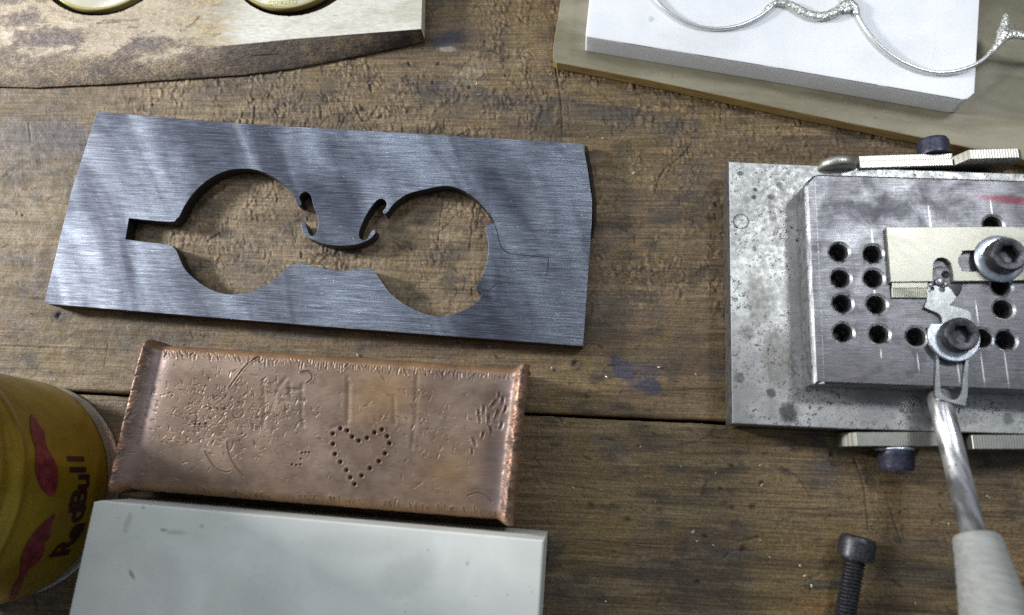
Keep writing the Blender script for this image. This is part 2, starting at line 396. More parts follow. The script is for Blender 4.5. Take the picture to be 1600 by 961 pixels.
# jig metals
JO = P(1400, 450, 0)
def jl(px, py, z): return P(px, py, z)-JO
basem = Mat('spotted_base_steel', 0.45, 0.85)
n1 = basem.noise(None, 0.05, 4, 0.6)
c = basem.mix(basem.ramp(n1, 0.3, 0.7), (0.28, 0.285, 0.285), (0.54, 0.55, 0.54))
sp = basem.ramp(basem.noise(basem.map((1, 0.7, 1), 35), 1.25, 5, 0.75), 0.545, 0.60)
dens = basem.ramp(basem.noise(None, 0.10, 3, 0.5), 0.36, 0.58, 0.10, 1.0)
c = basem.mix(basem.math('MULTIPLY', sp, dens), c, (0.055, 0.055, 0.055))
for px, py, a, b, ro, k, cc in ((1232, 645, 2.6, 3.0, 0, 0.85, (0.06, 0.06, 0.065)), (1210, 350, 1.2, 9, 5, 0.4, (0.10, 0.08, 0.06)), (1185, 470, 3.5, 8, 0, 0.45, (0.10, 0.085, 0.06)), (1215, 560, 4.5, 9, 0, 0.5, (0.10, 0.09, 0.07)),
                                (1180, 296, 0.7, 0.7, 0, 0.9, (0.05, 0.05, 0.05)), (1178, 308, 0.8, 0.8, 0, 0.9, (0.05, 0.05, 0.05)), (1156, 271, 1.0, 0.8, 0, 0.8, (0.05, 0.05, 0.05)), (1205, 307, 1.2, 0.8, 0, 0.7, (0.05, 0.05, 0.05)), (1218, 290, 1.0, 1.2, 0, 0.7, (0.05, 0.05, 0.05)), (1179, 388, 0.6, 1.1, 0, 0.7, (0.07, 0.06, 0.06)), (1205, 614, 1.3, 1.3, 0, 0.8, (0.06, 0.06, 0.06)), (1155, 590, 1.5, 1.5, 0, 0.6, (0.08, 0.08, 0.08)), (1480, 655, 9, 2, 0, 0.4, (0.10, 0.09, 0.07)), (1575, 655, 1.5, 1.6, 0, 0.6, (0.07, 0.07, 0.07)), (1168, 520, 2, 2, 0, 0.5, (0.1, 0.09, 0.08))):
    c = basem.mix(basem.math('MULTIPLY', basem.blob(jl(px, py, 10), a, b, ro, 0.6, 0.8, 0.7), k), c, cc)
rq = jl(1158, 346, 10); rl = basem.vm('DISTANCE', basem.vm('MULTIPLY', basem.v, (1, 1, 0)), (rq[0], rq[1], 0))
rn = basem.math('ADD', rl, basem.math('MULTIPLY', basem.math('SUBTRACT', basem.noise(None, 1.6, 3), 0.5), 1.2))
ring = basem.math('MULTIPLY', basem.ramp(rn, 1.9, 2.2), basem.ramp(rn, 2.4, 2.7, 1, 0))
c = basem.mix(basem.math('MULTIPLY', ring, 0.8), c, (0.07, 0.07, 0.07))
basem.col(c); basem.rough(basem.ramp(basem.noise(None, 0.5, 4), 0.3, 0.7, 0.40, 0.62)); basem.bump(basem.noise(None, 2.0, 4), 0.05, 0.5)
blockm = Mat('stained_block_steel', 0.42, 0.9)
n1 = blockm.noise(blockm.map((0.12, 0.12, 1)), 1.0, 6, 0.65, 0.4)
br = blockm.noise(blockm.map((0.12, 3.2, 1), 1.5), 1.0, 4, 0.7)
c = blockm.mix(blockm.ramp(br, 0.3, 0.7), (0.10, 0.102, 0.11), (0.21, 0.213, 0.228))
c = blockm.mix(blockm.math('MULTIPLY', blockm.ramp(n1, 0.54, 0.64), 0.5), c, (0.09, 0.09, 0.10))
c = blockm.mix(blockm.math('MULTIPLY', blockm.ramp(blockm.noise(blockm.map((0.8, 1.6, 1), 3), 1.0, 4, 0.7), 0.58, 0.68), 0.6), c, (0.07, 0.07, 0.08))
for px, py, a, b, ro, k, cc in ((1345, 330, 9, 3, -15, 0.75, (0.055, 0.055, 0.065)), (1310, 345, 5, 4, 0, 0.5, (0.07, 0.07, 0.08)), (1400, 325, 6, 3, -20, 0.7, (0.06, 0.06, 0.07)), (1455, 308, 8, 3, -10, 0.55, (0.07, 0.07, 0.08)), (1483, 338, 2.6, 2.2, 0, 0.7, (0.07, 0.065, 0.07)), (1330, 290, 8, 2, 0, 0.4, (0.10, 0.10, 0.11)), (1440, 490, 1.6, 1.6, 0, 0.5, (0.10, 0.09, 0.09)), (1330, 575, 10, 5, 0, 0.35, (0.12, 0.11, 0.11)), (1422, 585, 1.2, 1, 0, 0.5, (0.06, 0.06, 0.06)), (1420, 600, 30, 2, 0, 0.4, (0.12, 0.11, 0.11))):
    c = blockm.mix(blockm.math('MULTIPLY', blockm.blob(jl(px, py, 20), a, b, ro, 0.7, 0.5, 0.8), k), c, cc)
c = blockm.mix(blockm.math('MULTIPLY', blockm.blob(jl(1585, 313, 20), 9, 1.3, -8, 0.35, 0.5, 0.9), 0.7), c, (0.15, 0.025, 0.045))
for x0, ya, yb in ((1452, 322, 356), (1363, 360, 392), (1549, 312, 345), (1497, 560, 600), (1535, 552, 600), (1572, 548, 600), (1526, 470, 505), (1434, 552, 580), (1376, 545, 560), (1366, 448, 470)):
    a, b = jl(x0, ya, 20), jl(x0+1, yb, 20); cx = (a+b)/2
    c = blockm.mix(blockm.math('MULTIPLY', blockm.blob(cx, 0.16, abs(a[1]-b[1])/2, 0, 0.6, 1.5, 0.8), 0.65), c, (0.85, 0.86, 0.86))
blockm.col(c); blockm.rough(blockm.ramp(n1, 0.3, 0.7, 0.36, 0.55)); blockm.bump(br, 0.025, 0.5); blockm.bump(blockm.noise(None, 2.0, 4), 0.04, 0.5)
sidem = Mat('milled_steel_side', 0.42, 0.9)
c = sidem.mix(sidem.ramp(sidem.noise(None, 0.4, 5, 0.7), 0.4, 0.7), (0.30, 0.30, 0.31), (0.10, 0.095, 0.09)); sidem.col(c); sidem.bump(sidem.noise(None, 1.5, 4), 0.06, 0.5)
brass = Mat('nickel_brass', 0.34, 0.9)
n1 = brass.noise(brass.map((0.10, 0.20, 1), 20), 1.0, 5, 0.6, 0.8)
c = brass.mix(brass.ramp(n1, 0.3, 0.7), (0.20, 0.20, 0.165), (0.40, 0.40, 0.345))
c = brass.mix(brass.math('MULTIPLY', brass.ramp(brass.noise(None, 1.1, 3), 0.68, 0.75), 0.5), c, (0.25, 0.23, 0.16)); brass.col(c)
brass.rough(brass.ramp(n1, 0.3, 0.7, 0.34, 0.50)); brass.bump(brass.noise(None, 1.2, 4), 0.03, 0.5)
knurl = Mat('filed_brass', 0.42, 0.9, (0.62, 0.62, 0.50))
kn = knurl.nt.nodes.new('ShaderNodeTexWave'); knurl.L(knurl.v, kn.inputs[0]); kn.inputs['Scale'].default_value = 0.40; kn.inputs['Distortion'].default_value = 0.4; kn.bands_direction = 'X'
knurl.col(knurl.mix(knurl.noise(None, 0.6, 4), (0.30, 0.298, 0.265), (0.46, 0.457, 0.415))); knurl.bump(kn.outputs[1], 0.035, 0.6)
zinc = Mat('zinc_washer', 0.40, 0.9, (0.60, 0.66, 0.74))
zinc.col(zinc.mix(zinc.ramp(zinc.noise(None, 0.7, 4), 0.35, 0.7), (0.66, 0.72, 0.80), (0.42, 0.46, 0.52))); zinc.bump(zinc.noise(None, 2, 3), 0.03, 0.5)
clipm = Mat('cut_steel_sheet', 0.40, 0.95, (0.50, 0.52, 0.52))
clipm.col(clipm.mix(clipm.ramp(clipm.noise(None, 0.3, 5, 0.65), 0.3, 0.7), (0.22, 0.235, 0.24), (0.40, 0.42, 0.42))); clipm.bump(clipm.noise(clipm.map((2, 0.4, 1), 12), 1, 4), 0.03, 0.5)
black = Mat('black_oxide', 0.42, 0.55, (0.03, 0.03, 0.036))
black.col(black.mix(black.ramp(black.noise(None, 1.2, 5, 0.7), 0.35, 0.75), (0.022, 0.022, 0.027), (0.085, 0.085, 0.10))); black.bump(black.noise(None, 3, 4), 0.03, 0.5)
blue = Mat('blued_steel_screw', 0.45, 0.5, (0.03, 0.03, 0.06))
blue.col(blue.mix(blue.ramp(blue.noise(None, 1.2, 5, 0.7), 0.35, 0.75), (0.028, 0.028, 0.048), (0.085, 0.085, 0.13)))
hole_dark = Mat('recess_shade', 0.6, 0.2, (0.012, 0.012, 0.012))  # near-black colour stands for the shade inside cuts and holes
chrome = Mat('worn_chrome', 0.2, 0.85, (0.70, 0.70, 0.72))
chrome.rough(chrome.ramp(chrome.noise(None, 0.3, 4), 0.3, 0.7, 0.28, 0.42))
cs = chrome.noise(chrome.map((0.55, 0.006, 0.3), -14), 1.0, 3, 0.5)  # streaks along the shaft, reflections put into the colour
chrome.col(chrome.mix(chrome.ramp(chrome.noise(None, 0.9, 4, 0.6), 0.64, 0.72), chrome.mix(chrome.ramp(cs, 0.32, 0.68), (0.34, 0.335, 0.34), (0.78, 0.78, 0.80)), (0.10, 0.09, 0.085)))
grip = Mat('grey_wrapped_tape', 0.6, 0, (0.36, 0.37, 0.36), 0.3)
gm = grip.noise(grip.map((0.04, 0.8, 0.5), 13), 1.0, 5, 0.6)
grip.col(grip.mix(grip.ramp(gm, 0.3, 0.7), (0.24, 0.245, 0.23), (0.33, 0.335, 0.32))); grip.bump(gm, 0.18, 0.5)
canm = Mat('yellow_can_lacquer', 0.26, 0.35, spec=0.5)
c = canm.mix(canm.ramp(canm.noise(None, 0.05, 4), 0.3, 0.7), (0.23, 0.155, 0.011), (0.34, 0.24, 0.018)); c = canm.mix(canm.math('MULTIPLY', canm.ramp(canm.noise(None, 0.6, 5, 0.7), 0.55, 0.72), 0.5), c, (0.09, 0.06, 0.01)); canm.col(c); canm.bump(canm.noise(None, 0.10, 3), 0.8, 0.5)
canred = Mat('red_can_print', 0.3, 0.25, (0.30, 0.03, 0.05)); canred.col(canred.mix(canred.ramp(canred.noise(None, 0.25, 5, 0.7), 0.35, 0.7), (0.12, 0.014, 0.02), (0.27, 0.05, 0.07)))
canblk = Mat('black_can_print', 0.3, 0.1, (0.035, 0.008, 0.012))
canalu = Mat('bare_can_metal', 0.25, 0.85, (0.75, 0.76, 0.77)); canalu.bump(canalu.noise(None, 0.9, 4, 0.7), 0.5, 0.8)
filing = Mat('bright_filings', 0.35, 0.5, (0.75, 0.74, 0.68))

# ------------------------------------------------------------------ workbench: two planks
bench = thing('workbench', None, None, (0, 0, 0)); bench['kind'] = 'structure'
ga, gb = P(110, 613.5), P(1140, 661.5)
def gapy(x): return ga[1]+(gb[1]-ga[1])*(x-ga[0])/(gb[0]-ga[0])
corn = np.array([P(0, 0), P(1600, 0), P(1600, 961), P(0, 961)])
x0, x1 = corn[:, 0].min()-2, corn[:, 0].max()+2; y0, y1 = corn[:, 1].min()-2, corn[:, 1].max()+2
fine = 0.36
def axis(a, b, far_a, far_b):
    m = np.arange(a, b, fine)
    l = a-np.geomspace(1, 1+far_a, 14)[::-1]+0.0 if far_a else np.array([]); r = m[-1]+np.geomspace(1, 1+far_b, 14) if far_b else np.array([])
    return np.concatenate([l, m, r])
def wood_field(X, Y, seed, lower):
    f = Field(X, Y); px, py = proj(X, Y, np.zeros_like(X))
    rg = np.random.default_rng(seed)
    f.Z += 0.35*(fbm(X/40, Y/18, 1, 3)-0.5)
    gr = fbm(X/55+0.6*vn(X/30, Y/30, 2), Y/1.6, 3, 4, 0.6)           # grain along the board
    gl = fbm(X/90, Y/5.0, 4, 3)
    # pebbled, bruised surface where tools have been hammered
    peb = sst(560, 420, py)*sst(60, 330, px)*(0.55+0.45*sst(0.35, 0.6, fbm(X/25, Y/14, 5, 3)))
    if lower: peb = 0.12*np.ones_like(X)
    peb = np.clip(peb+0.16*sst(0.5, 0.65, fbm(X/12, Y/12, 2, 3)), 0, 1)
    wx = X+2.2*(fbm(X/3, Y/3, 1, 3)-0.5); wy = Y+2.6*(fbm(X/3, Y/3, 2, 3)-0.5)
    f1, f2, rid = worley(wx/1.7, wy/2.9, 0)
    f1b, f2b, ridb = worley(wx/0.9+7, wy/1.3+3, 2)
    big = sst(0.40, 0.62, fbm(X/6, Y/8, 4, 3)); sc_m = peb*np.clip(0.25+big, 0, 1)
    edge = sst(0.0, 0.20, f2-f1); edgeb = sst(0.0, 0.24, f2b-f1b)
    cell = edge*np.clip(rid*1.3, 0, 1)*np.clip(1.15-0.8*f1, 0, 1); cell2 = edgeb*ridb
    f.Z += sc_m*(0.42*cell+0.18*cell2-0.20)+0.06*(gr-0.5)+0.05*cell2*(1-peb)
    f.Z += 0.10*(fbm(X/1.2, Y/1.2, 3, 3)-0.5)
    # ---- colour
    C = np.empty(X.shape+(3,), np.float32)
    C[:] = np.array((0.155, 0.116, 0.066) if lower else (0.155, 0.111, 0.066))
    C = lerp3(C, (0.20, 0.157, 0.090) if lower else (0.225, 0.168, 0.104), sst(0.42, 0.66, gl)*0.8)
    C = lerp3(C, (0.095, 0.063, 0.032), sst(0.46, 0.30, gr)*0.7)
    C = lerp3(C, (0.17, 0.125, 0.05), sst(0.48, 0.66, fbm(X/22, Y/16, 6, 3))*0.55)
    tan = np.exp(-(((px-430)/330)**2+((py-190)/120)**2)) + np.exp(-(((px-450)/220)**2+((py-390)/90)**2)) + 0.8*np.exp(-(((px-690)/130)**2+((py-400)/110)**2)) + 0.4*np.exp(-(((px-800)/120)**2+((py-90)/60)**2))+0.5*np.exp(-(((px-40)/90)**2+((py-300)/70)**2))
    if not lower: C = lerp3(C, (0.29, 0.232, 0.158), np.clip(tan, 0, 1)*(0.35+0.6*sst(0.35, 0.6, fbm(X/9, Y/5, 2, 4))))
    # worn tops of the pebbles, dark crevices
    C = lerp3(C, (0.37, 0.28, 0.165), np.clip(sc_m*(sst(0.25, 0.8, cell)*0.34+sst(0.3, 0.8, cell2)*0.2), 0, 1))
    C = lerp3(C, (0.07, 0.05, 0.03), np.clip(sc_m*((1-edge)*sst(0.25, 0.6, rid)*0.85+(1-edgeb)*0.35*ridb), 0, 1))
    # grime: irregular blue-grey blotches
    gm = fbm(X/17, Y/9, 8, 5, 0.6)
    C = lerp3(C, (0.088, 0.077, 0.068), sst(0.52, 0.76, gm)*0.55)
    C = lerp3(C, (0.055, 0.048, 0.04), sst(0.56, 0.74, fbm(X/8, Y/4, 9, 5, 0.6))*0.7)
    C = lerp3(C, (0.075, 0.055, 0.035), sst(0.55, 0.72, fbm(X/45, Y/7, 10, 4))*0.5)
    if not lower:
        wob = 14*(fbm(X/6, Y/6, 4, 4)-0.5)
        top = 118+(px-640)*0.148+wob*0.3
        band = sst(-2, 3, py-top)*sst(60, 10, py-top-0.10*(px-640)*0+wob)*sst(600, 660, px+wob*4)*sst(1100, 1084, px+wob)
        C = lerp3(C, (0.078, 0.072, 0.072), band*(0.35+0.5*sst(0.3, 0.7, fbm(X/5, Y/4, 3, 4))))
        def spot(cx, cy, rx, ry, cc, k, s=0.5, rot=0.0):
            nonlocal C
            a = math.radians(rot); dx, dy = px-cx, py-cy; u = dx*math.cos(a)+dy*math.sin(a); v = -dx*math.sin(a)+dy*math.cos(a)
            l = np.hypot(u/rx, v/ry)+1.1*(fbm(X/3, Y/3, 5, 4)-0.5)
            C = lerp3(C, cc, sst(1+s/2, 1-s/2, l)*k)
        spot(975, 578, 14, 22, (0.045, 0.05, 0.105), 0.85, 0.6, -35); spot(1014, 602, 20, 12, (0.045, 0.05, 0.10), 0.85, 0.6, 10); spot(1000, 580, 34, 14, (0.07, 0.065, 0.085), 0.6, 0.8, 10)
        spot(700, 62, 26, 14, (0.06, 0.065, 0.10), 0.7, 0.8, -15); spot(697, 76, 14, 4, (0.45, 0.44, 0.40), 0.6, 0.9)
        spot(60, 215, 90, 30, (0.11, 0.10, 0.115), 0.6, 1.0); spot(120, 220, 60, 25, (0.085, 0.08, 0.11), 0.5, 1.0, 30)
        spot(728, 117, 34, 14, (0.33, 0.29, 0.23), 0.45, 1.0, -30); spot(535, 370, 10, 6, (0.05, 0.045, 0.04), 0.5, 1); spot(1040, 340, 20, 12, (0.06, 0.055, 0.05), 0.6, 1.0)
        spot(90, 495, 12, 9, (0.02, 0.018, 0.015), 0.9, 0.8); spot(1120, 585, 14, 12, (0.06, 0.065, 0.07), 0.6, 1.0); spot(900, 570, 10, 8, (0.04, 0.035, 0.03), 0.6, 1)
        spot(400, 430, 60, 22, (0.17, 0.135, 0.11), 0.6, 0.8, 5); spot(640, 350, 40, 45, (0.12, 0.09, 0.055), 0.5, 1.2); spot(470, 520, 60, 12, (0.07, 0.07, 0.08), 0.5, 1.2)  # middle spot: plate's shade in the right opening, painted into the wood
        spot(975, 640, 22, 9, (0.06, 0.05, 0.03), 0.6, 1, 30)
    else:
        def spot(cx, cy, rx, ry, cc, k, s=0.5, rot=0.0):
            nonlocal C
            a = math.radians(rot); dx, dy = px-cx, py-cy; u = dx*math.cos(a)+dy*math.sin(a); v = -dx*math.sin(a)+dy*math.cos(a)
            l = np.hypot(u/rx, v/ry)+1.1*(fbm(X/3, Y/3, 5, 4)-0.5)
            C = lerp3(C, cc, sst(1+s/2, 1-s/2, l)*k)
        spot(1000, 670, 26, 12, (0.05, 0.04, 0.028), 0.6, 1, 30); spot(960, 705, 22, 16, (0.07, 0.065, 0.06), 0.6, 1.0); spot(985, 722, 18, 6, (0.30, 0.24, 0.16), 0.5, 0.9, 25)
        spot(1055, 733, 16, 7, (0.06, 0.06, 0.062), 0.7, 0.9); spot(1140, 865, 40, 9, (0.075, 0.072, 0.075), 0.7, 1.0); spot(1285, 730, 22, 13, (0.07, 0.072, 0.078), 0.6, 1.0); spot(1305, 705, 20, 9, (0.06, 0.055, 0.05), 0.5, 1.0)
        spot(1290, 915, 40, 7, (0.05, 0.055, 0.06), 0.7, 1.0, 2); spot(880, 930, 60, 30, (0.06, 0.06, 0.055), 0.5, 1.2); spot(1000, 895, 160, 8, (0.06, 0.05, 0.035), 0.55, 1.0, 2); spot(1080, 783, 60, 7, (0.07, 0.055, 0.035), 0.6, 1.0, 4)  # second spot: shade right of the stone, painted into the wood
        spot(1275, 945, 30, 16, (0.22, 0.12, 0.05), 0.5, 1.0); spot(1230, 785, 60, 18, (0.19, 0.12, 0.06), 0.45, 1.2); spot(1440, 900, 90, 14, (0.055, 0.05, 0.045), 0.5, 1.2); spot(1585, 900, 40, 60, (0.20, 0.11, 0.06), 0.35, 1.2); spot(960, 815, 40, 26, (0.19, 0.14, 0.05), 0.5, 1.2); spot(1400, 790, 70, 30, (0.18, 0.12, 0.06), 0.4, 1.2)
    if not lower:
        rc = np.random.default_rng(77)
        for i in range(260):
            a0 = (rc.normal(470, 130), rc.normal(165, 28)) if i < 110 else ((rc.uniform(300, 800), rc.uniform(270, 480)) if i < 190 else (rc.uniform(930, 1140), rc.uniform(130, 470)))
            n_ = rc.integers(2, 5); pts_ = [P(*a0)[:2]]
            for _ in range(n_): pts_.append(pts_[-1]+np.array([rc.normal(0, 0.35), -rc.uniform(0.3, 1.3)]))
            f.stroke(pts_, rc.uniform(0.12, 0.24), rc.uniform(0.12, 0.4), 0.4, rc.uniform(0.5, 1.0))
    # cuts, cracks, dents
    def line(pts, w, d, dirt=0.6):
        q = [P(*p)[:2] for p in pts]
        if len(q) > 2: q = [P(*p)[:2] for p in cr(pts, False, 5)]
        f.stroke(q, w, d, 0.25, dirt)
    if not lower:
        line([(866, 60), (869, 110), (876, 155), (879, 210)], 0.30, 0.30, 0.8); line([(1083, 222), (1062, 245), (1035, 268), (1023, 300)], 0.22, 0.3, 0.8); line([(945, 150), (965, 168), (985, 185)], 0.2, 0.2)
        line([(692, 303), (683, 390)], 0.25, 0.3, 0.7); line([(743, 312), (733, 392)], 0.25, 0.3, 0.7); line([(752, 318), (744, 360)], 0.2, 0.2, 0.5); line([(870, 614), (1130, 608)], 0.2, 0.2, 0.6); line([(1040, 611), (1150, 606)], 0.2, 0.22, 0.6)
        line([(44, 192), (48, 222)], 0.22, 0.25); line([(577, 128), (580, 142)], 0.3, 0.5, 0.9); line([(500, 195), (520, 178), (560, 175)], 0.25, 0.25); line([(555, 168), (570, 190), (590, 165)], 0.25, 0.35, 0.8); line([(395, 192), (398, 165)], 0.25, 0.35, 0.8); line([(270, 388), (380, 402), (560, 418)], 0.22, 0.2, 0.5)
        line([(0, 300), (120, 322)], 0.2, 0.15, 0.4); line([(0, 540), (200, 548)], 0.25, 0.2, 0.6); line([(860, 620), (950, 612)], 0.2, 0.2, 0.5); line([(0, 462), (100, 470)], 0.3, 0.15, 0.5)
        pits = [(684, 100, 0.5), (790, 117, 0.4), (735, 135, 0.45), (676, 127, 0.4), (770, 270, 0.3), (515, 366, 0.45), (643, 390, 0.4), (897, 569, 0.7), (916, 620, 0.6), (480, 340, 0.3), (34, 335, 0.3), (445, 163, 0.5), (90, 494, 0.7), (640, 100, .5), (1118, 318, 0.5)]
    else:
        line([(1060, 695), (1090, 690), (1110, 680)], 0.2, 0.25, 0.8); line([(1065, 690), (1064, 722)], 0.2, 0.2, 0.5); line([(1335, 715), (1350, 760), (1357, 830)], 0.25, 0.25, 0.6); line([(1205, 728), (1245, 745), (1270, 780)], 0.25, 0.25, 0.5); line([(860, 755), (930, 765)], 0.2, 0.2, 0.6); line([(930, 845), (1080, 862), (1200, 858)], 0.2, 0.2, 0.5); line([(1280, 795), (1340, 793)], 0.25, 0.2, 0.6); line([(960, 785), (1120, 790), (1330, 800)], 0.2, 0.15, 0.4)
        line([(995, 940), (1005, 915)], 0.15, 0.1, -0.0); line([(1390, 790), (1410, 850)], 0.25, 0.15, 0.4); line([(880, 850), (1000, 870)], 0.15, 0.15, 0.4)
        pits = [(980, 812, 0.6), (1145, 794, 0.5), (1175, 793, 0.7), (1125, 764, 0.5), (923, 790, 0.7), (1103, 840, 0.5), (1145, 730, 0.5), (1160, 860, 0.8), (1090, 910, 0.6), (1300, 710, 0.5), (1190, 755, 0.6)]
    for cx, cy, r in pits:
        q = P(cx, cy); f.stroke([q[:2], q[:2]+rg.uniform(-0.6, 0.6, 2)], r, 0.5, 0.25, 0.9)
    for i in range(900):
        q = np.array([rg.uniform(x0, x1), rg.uniform(y0, y1)])
        if not lower and q[1] < gapy(q[0]) or lower and q[1] > gapy(q[0]): continue
        a = rg.normal(0, 0.5) if rg.random() < 0.6 else rg.uniform(0, 3.14); L = rg.exponential(1.6)+0.3
        k = q+L*np.array([math.cos(a), math.sin(a)])
        f.stroke([q, k], rg.uniform(0.12, 0.36), rg.uniform(0.05, 0.35), 0.3, rg.uniform(0.2, 0.95))
    C = lerp3(C, (0.022, 0.017, 0.012), np.clip(f.dirt, 0, 1)*0.85)
    return f.Z, C
for lower in (False, True):
    xs = axis(x0, x1, 260, 260)
    if not lower:
        t = np.arange(0, y1-gapy(0)+14, fine); t = np.concatenate([t, t[-1]+np.geomspace(1, 200, 12)])
    else:
        t = np.arange(0, gapy(0)-y0+14, fine); t = np.concatenate([t, t[-1]+np.geomspace(1, 160, 12)])
    X, T = np.meshgrid(xs, t)
    half = 0.60+0.22*(fbm(X/7, X*0+lower*5, 3, 4)-0.5)*2*np.exp(-T/2) - (0.10 if lower else 0.0)
    half = np.maximum(half, 0.22)
    sg = -1 if lower else 1
    Y = gapy(X)+sg*(half+T)
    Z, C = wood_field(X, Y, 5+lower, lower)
    Z = Z-0.55*np.exp(-(T/0.45)**2)
    Z -= 0.35*(Z > 9)                                   # (keeps dtype)
    V = np.stack([X, Y, Z-0.32], -1)
    wall = V[:1].copy(); wall[..., 2] = -22
    V = np.concatenate([wall, V], 0); C = np.concatenate([C[:1]*0.5, C], 0)
    if not lower: V = V[:, ::-1]; C = C[:, ::-1]
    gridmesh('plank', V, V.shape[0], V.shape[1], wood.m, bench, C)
mesh('gap_light_blocker', [(x, y, z) for z in (-45, -22.5) for x, y in ((-450, -260), (450, -260), (450, 380), (-450, 380))], [[4, 5, 6, 7], [3, 2, 1, 0], [0, 1, 5, 4], [1, 2, 6, 5], [2, 3, 7, 6], [3, 0, 4, 7]], hole_dark.m, bench)  # board added below to keep light out of the plank gap

# ------------------------------------------------------------------ steel template plate with the spectacle-shaped opening
ZT = 5.2
plate = thing('template_plate', 'brushed blue-grey steel plate with a spectacle-shaped opening cut through it, lying on the bench', 'metal plate', P(490, 360, 0))
outl = [(152, 174), (300, 187), (440, 197), (677, 210), (911, 224), (918, 262), (925, 312), (925, 340), (923, 372), (911, 541), (500, 510), (75, 475), (69.5, 470), (113, 294)]
cut = [(201.5, 341, 1), (265, 347), (276, 342), (281, 337), (290, 319), (307.6, 296), (329, 278.5), (353.6, 267), (378, 263.6), (403, 266), (428, 277), (442, 287), (454.6, 299), (462, 313.5), (465, 320.5), (470, 321.5), (471, 316), (468, 309), (471, 302.6), (477, 300), (483.7, 302.6), (487, 309), (490, 322), (496, 338), (497.5, 350), (495, 361.6), (491, 367.4), (485, 367.4), (481.5, 361.6), (478, 350), (474, 346), (471, 351), (472, 360), (478, 369), (491, 376), (510, 382), (530, 384), (553.6, 382.7), (574, 376), (582.8, 369), (587, 361.6), (583.5, 358), (578, 366), (574, 372.5), (568, 375), (562, 372), (561, 364.5), (564, 354), (571, 338), (580, 323.7), (588.6, 313.5), (596, 310.6), (602, 313.5), (604.6, 318.6), (601.7, 325), (598.5, 329.5), (600, 333.5), (604, 333), (614.8, 319), (629, 307.7), (640, 302), (661, 296.6), (693, 290.7), (717, 294.7), (740.5, 308.5), (758, 326), (768, 342), (771, 349), (762, 351), (757.5, 357, 1), (761, 368), (762.5, 378), (763, 395), (758, 418), (750, 438), (743.5, 449), (747, 454.5), (752.5, 458, 1), (748.5, 468), (734, 480), (715, 488.5), (693, 494), (669, 492), (641.7, 480.5), (620, 466.7), (606, 453), (592, 433), (584, 423), (574.5, 419), (535, 423), (503, 419), (479.5, 413), (464, 411), (448, 418), (434, 433), (414, 446.5), (389, 456.4), (360.7, 459.6), (336, 455), (311, 441), (290, 422), (281, 404), (276, 392), (270.5, 386), (261.6, 382), (196, 374, 1)]
sharpen(slab('plate_body', PL(outl, ZT), [PL(cr(cut, True, 3), ZT)], 0.15, ZT, steel.m, plate, 0.12, 1, side=steel_side.m), 30)
# the chamfered right end, dark and burred
a = PL([(914, 226), (920, 262), (927, 312), (928, 340), (926, 365)], ZT-0.05); b = PL([(918, 229), (925, 265), (932, 314), (932, 342), (927, 372)], 0.6)
V = [(*q, ZT-0.25) for q in a]+[(*q, 0.5) for q in b]+[(*q, 0.5) for q in a]; n = len(a)
mesh('burred_end', V, [[i, i+1, n+i+1, n+i] for i in range(n-1)]+[[0, n, 2*n], [n-1, 3*n-1, 2*n-1]], steel_side.m, plate)
def ribbon(name, pts, w, z, mat, parent, h=0.03):
    q = np.array([P(x, y, z) for x, y in pts]); V = []; Fc = []
    for k in range(len(q)):
        d = q[min(k+1, len(q)-1)]-q[max(k-1, 0)]; d /= np.linalg.norm(d); u = np.array([-d[1], d[0], 0])
        ww = w*(0.6+0.5*vn(np.array([k*0.7]), np.array([0.3]), 2)[0])
        V += [q[k]-u*ww, q[k]+u*ww, q[k]+u*ww-[0, 0, h+0.05], q[k]-u*ww-[0, 0, h+0.05]]
    for k in range(len(q)-1):
        for i in range(4):
            j = (i+1) % 4; Fc.append([4*k+i, 4*k+j, 4*k+4+j, 4*k+4+i])
    Fc += [[0, 3, 2, 1], [4*len(q)-4+i for i in range(4)]]
    return mesh(name, V, Fc, mat, parent)
ribbon('saw_kerf', cr([(763, 331), (770, 344), (776, 360), (780, 378), (786, 390), (797, 396), (820, 399), (857, 402.5)], False, 4)+[(857, 402.5), (856, 418), (854, 432)], 0.18, ZT+0.02, hole_dark.m, plate)  # dark strips on the surface, shade of the cuts put into colour
ribbon('scribed_line', cr([(746, 449), (757, 454), (766, 452), (775, 444), (787, 441), (805, 442)], False, 5), 0.13, ZT+0.02, hole_dark.m, plate)

# ------------------------------------------------------------------ copper bench block
ZC = 24.0
cop = thing('copper_block', 'battered brown copper block with mushroomed ends and a heart of punched dots', 'metal block', P(490, 690, 0))
TL, TR, BR, BL = [P(*p, ZC) for p in ((224, 529), (824, 568), (797, 821), (165, 769))]
nu, nv = 980, 390
u = np.linspace(0, 1, nu)[None, :].repeat(nv, 0); v = np.linspace(0, 1, nv)[:, None].repeat(nu, 1)
bil = lambda u, v: (TL[:2]*((1-u)*(1-v))[..., None]+TR[:2]*(u*(1-v))[..., None]+BR[:2]*(u*v)[..., None]+BL[:2]*((1-u)*v)[..., None])
XY = bil(u, v); Lx = np.linalg.norm(TR-TL); Ly = np.linalg.norm(BL-TL)
dl = u*Lx; dr = (1-u)*Lx                                     # mm from the ends
inset = 1.5*sst(0.5, 4.5, np.minimum(dl, dr))+0.25*(fbm(u*60, v*0, 2, 4)-0.5)
vv = (inset+(v*(Ly-2*inset)))/Ly
XY = bil(u+0.012*np.sin(v*math.pi)*0, vv)
e = np.minimum(v, 1-v)*Ly                                    # mm from the long edges
f = Field(XY[..., 0], XY[..., 1])
lipw = 1.35+0.5*(fbm(v*22, u*0, 1, 4)-0.5)
lip = lambda d: 2.0*np.exp(-((d-1.5)/lipw)**2)-0.55*np.exp(-((d-5.5)/3.0)**2)
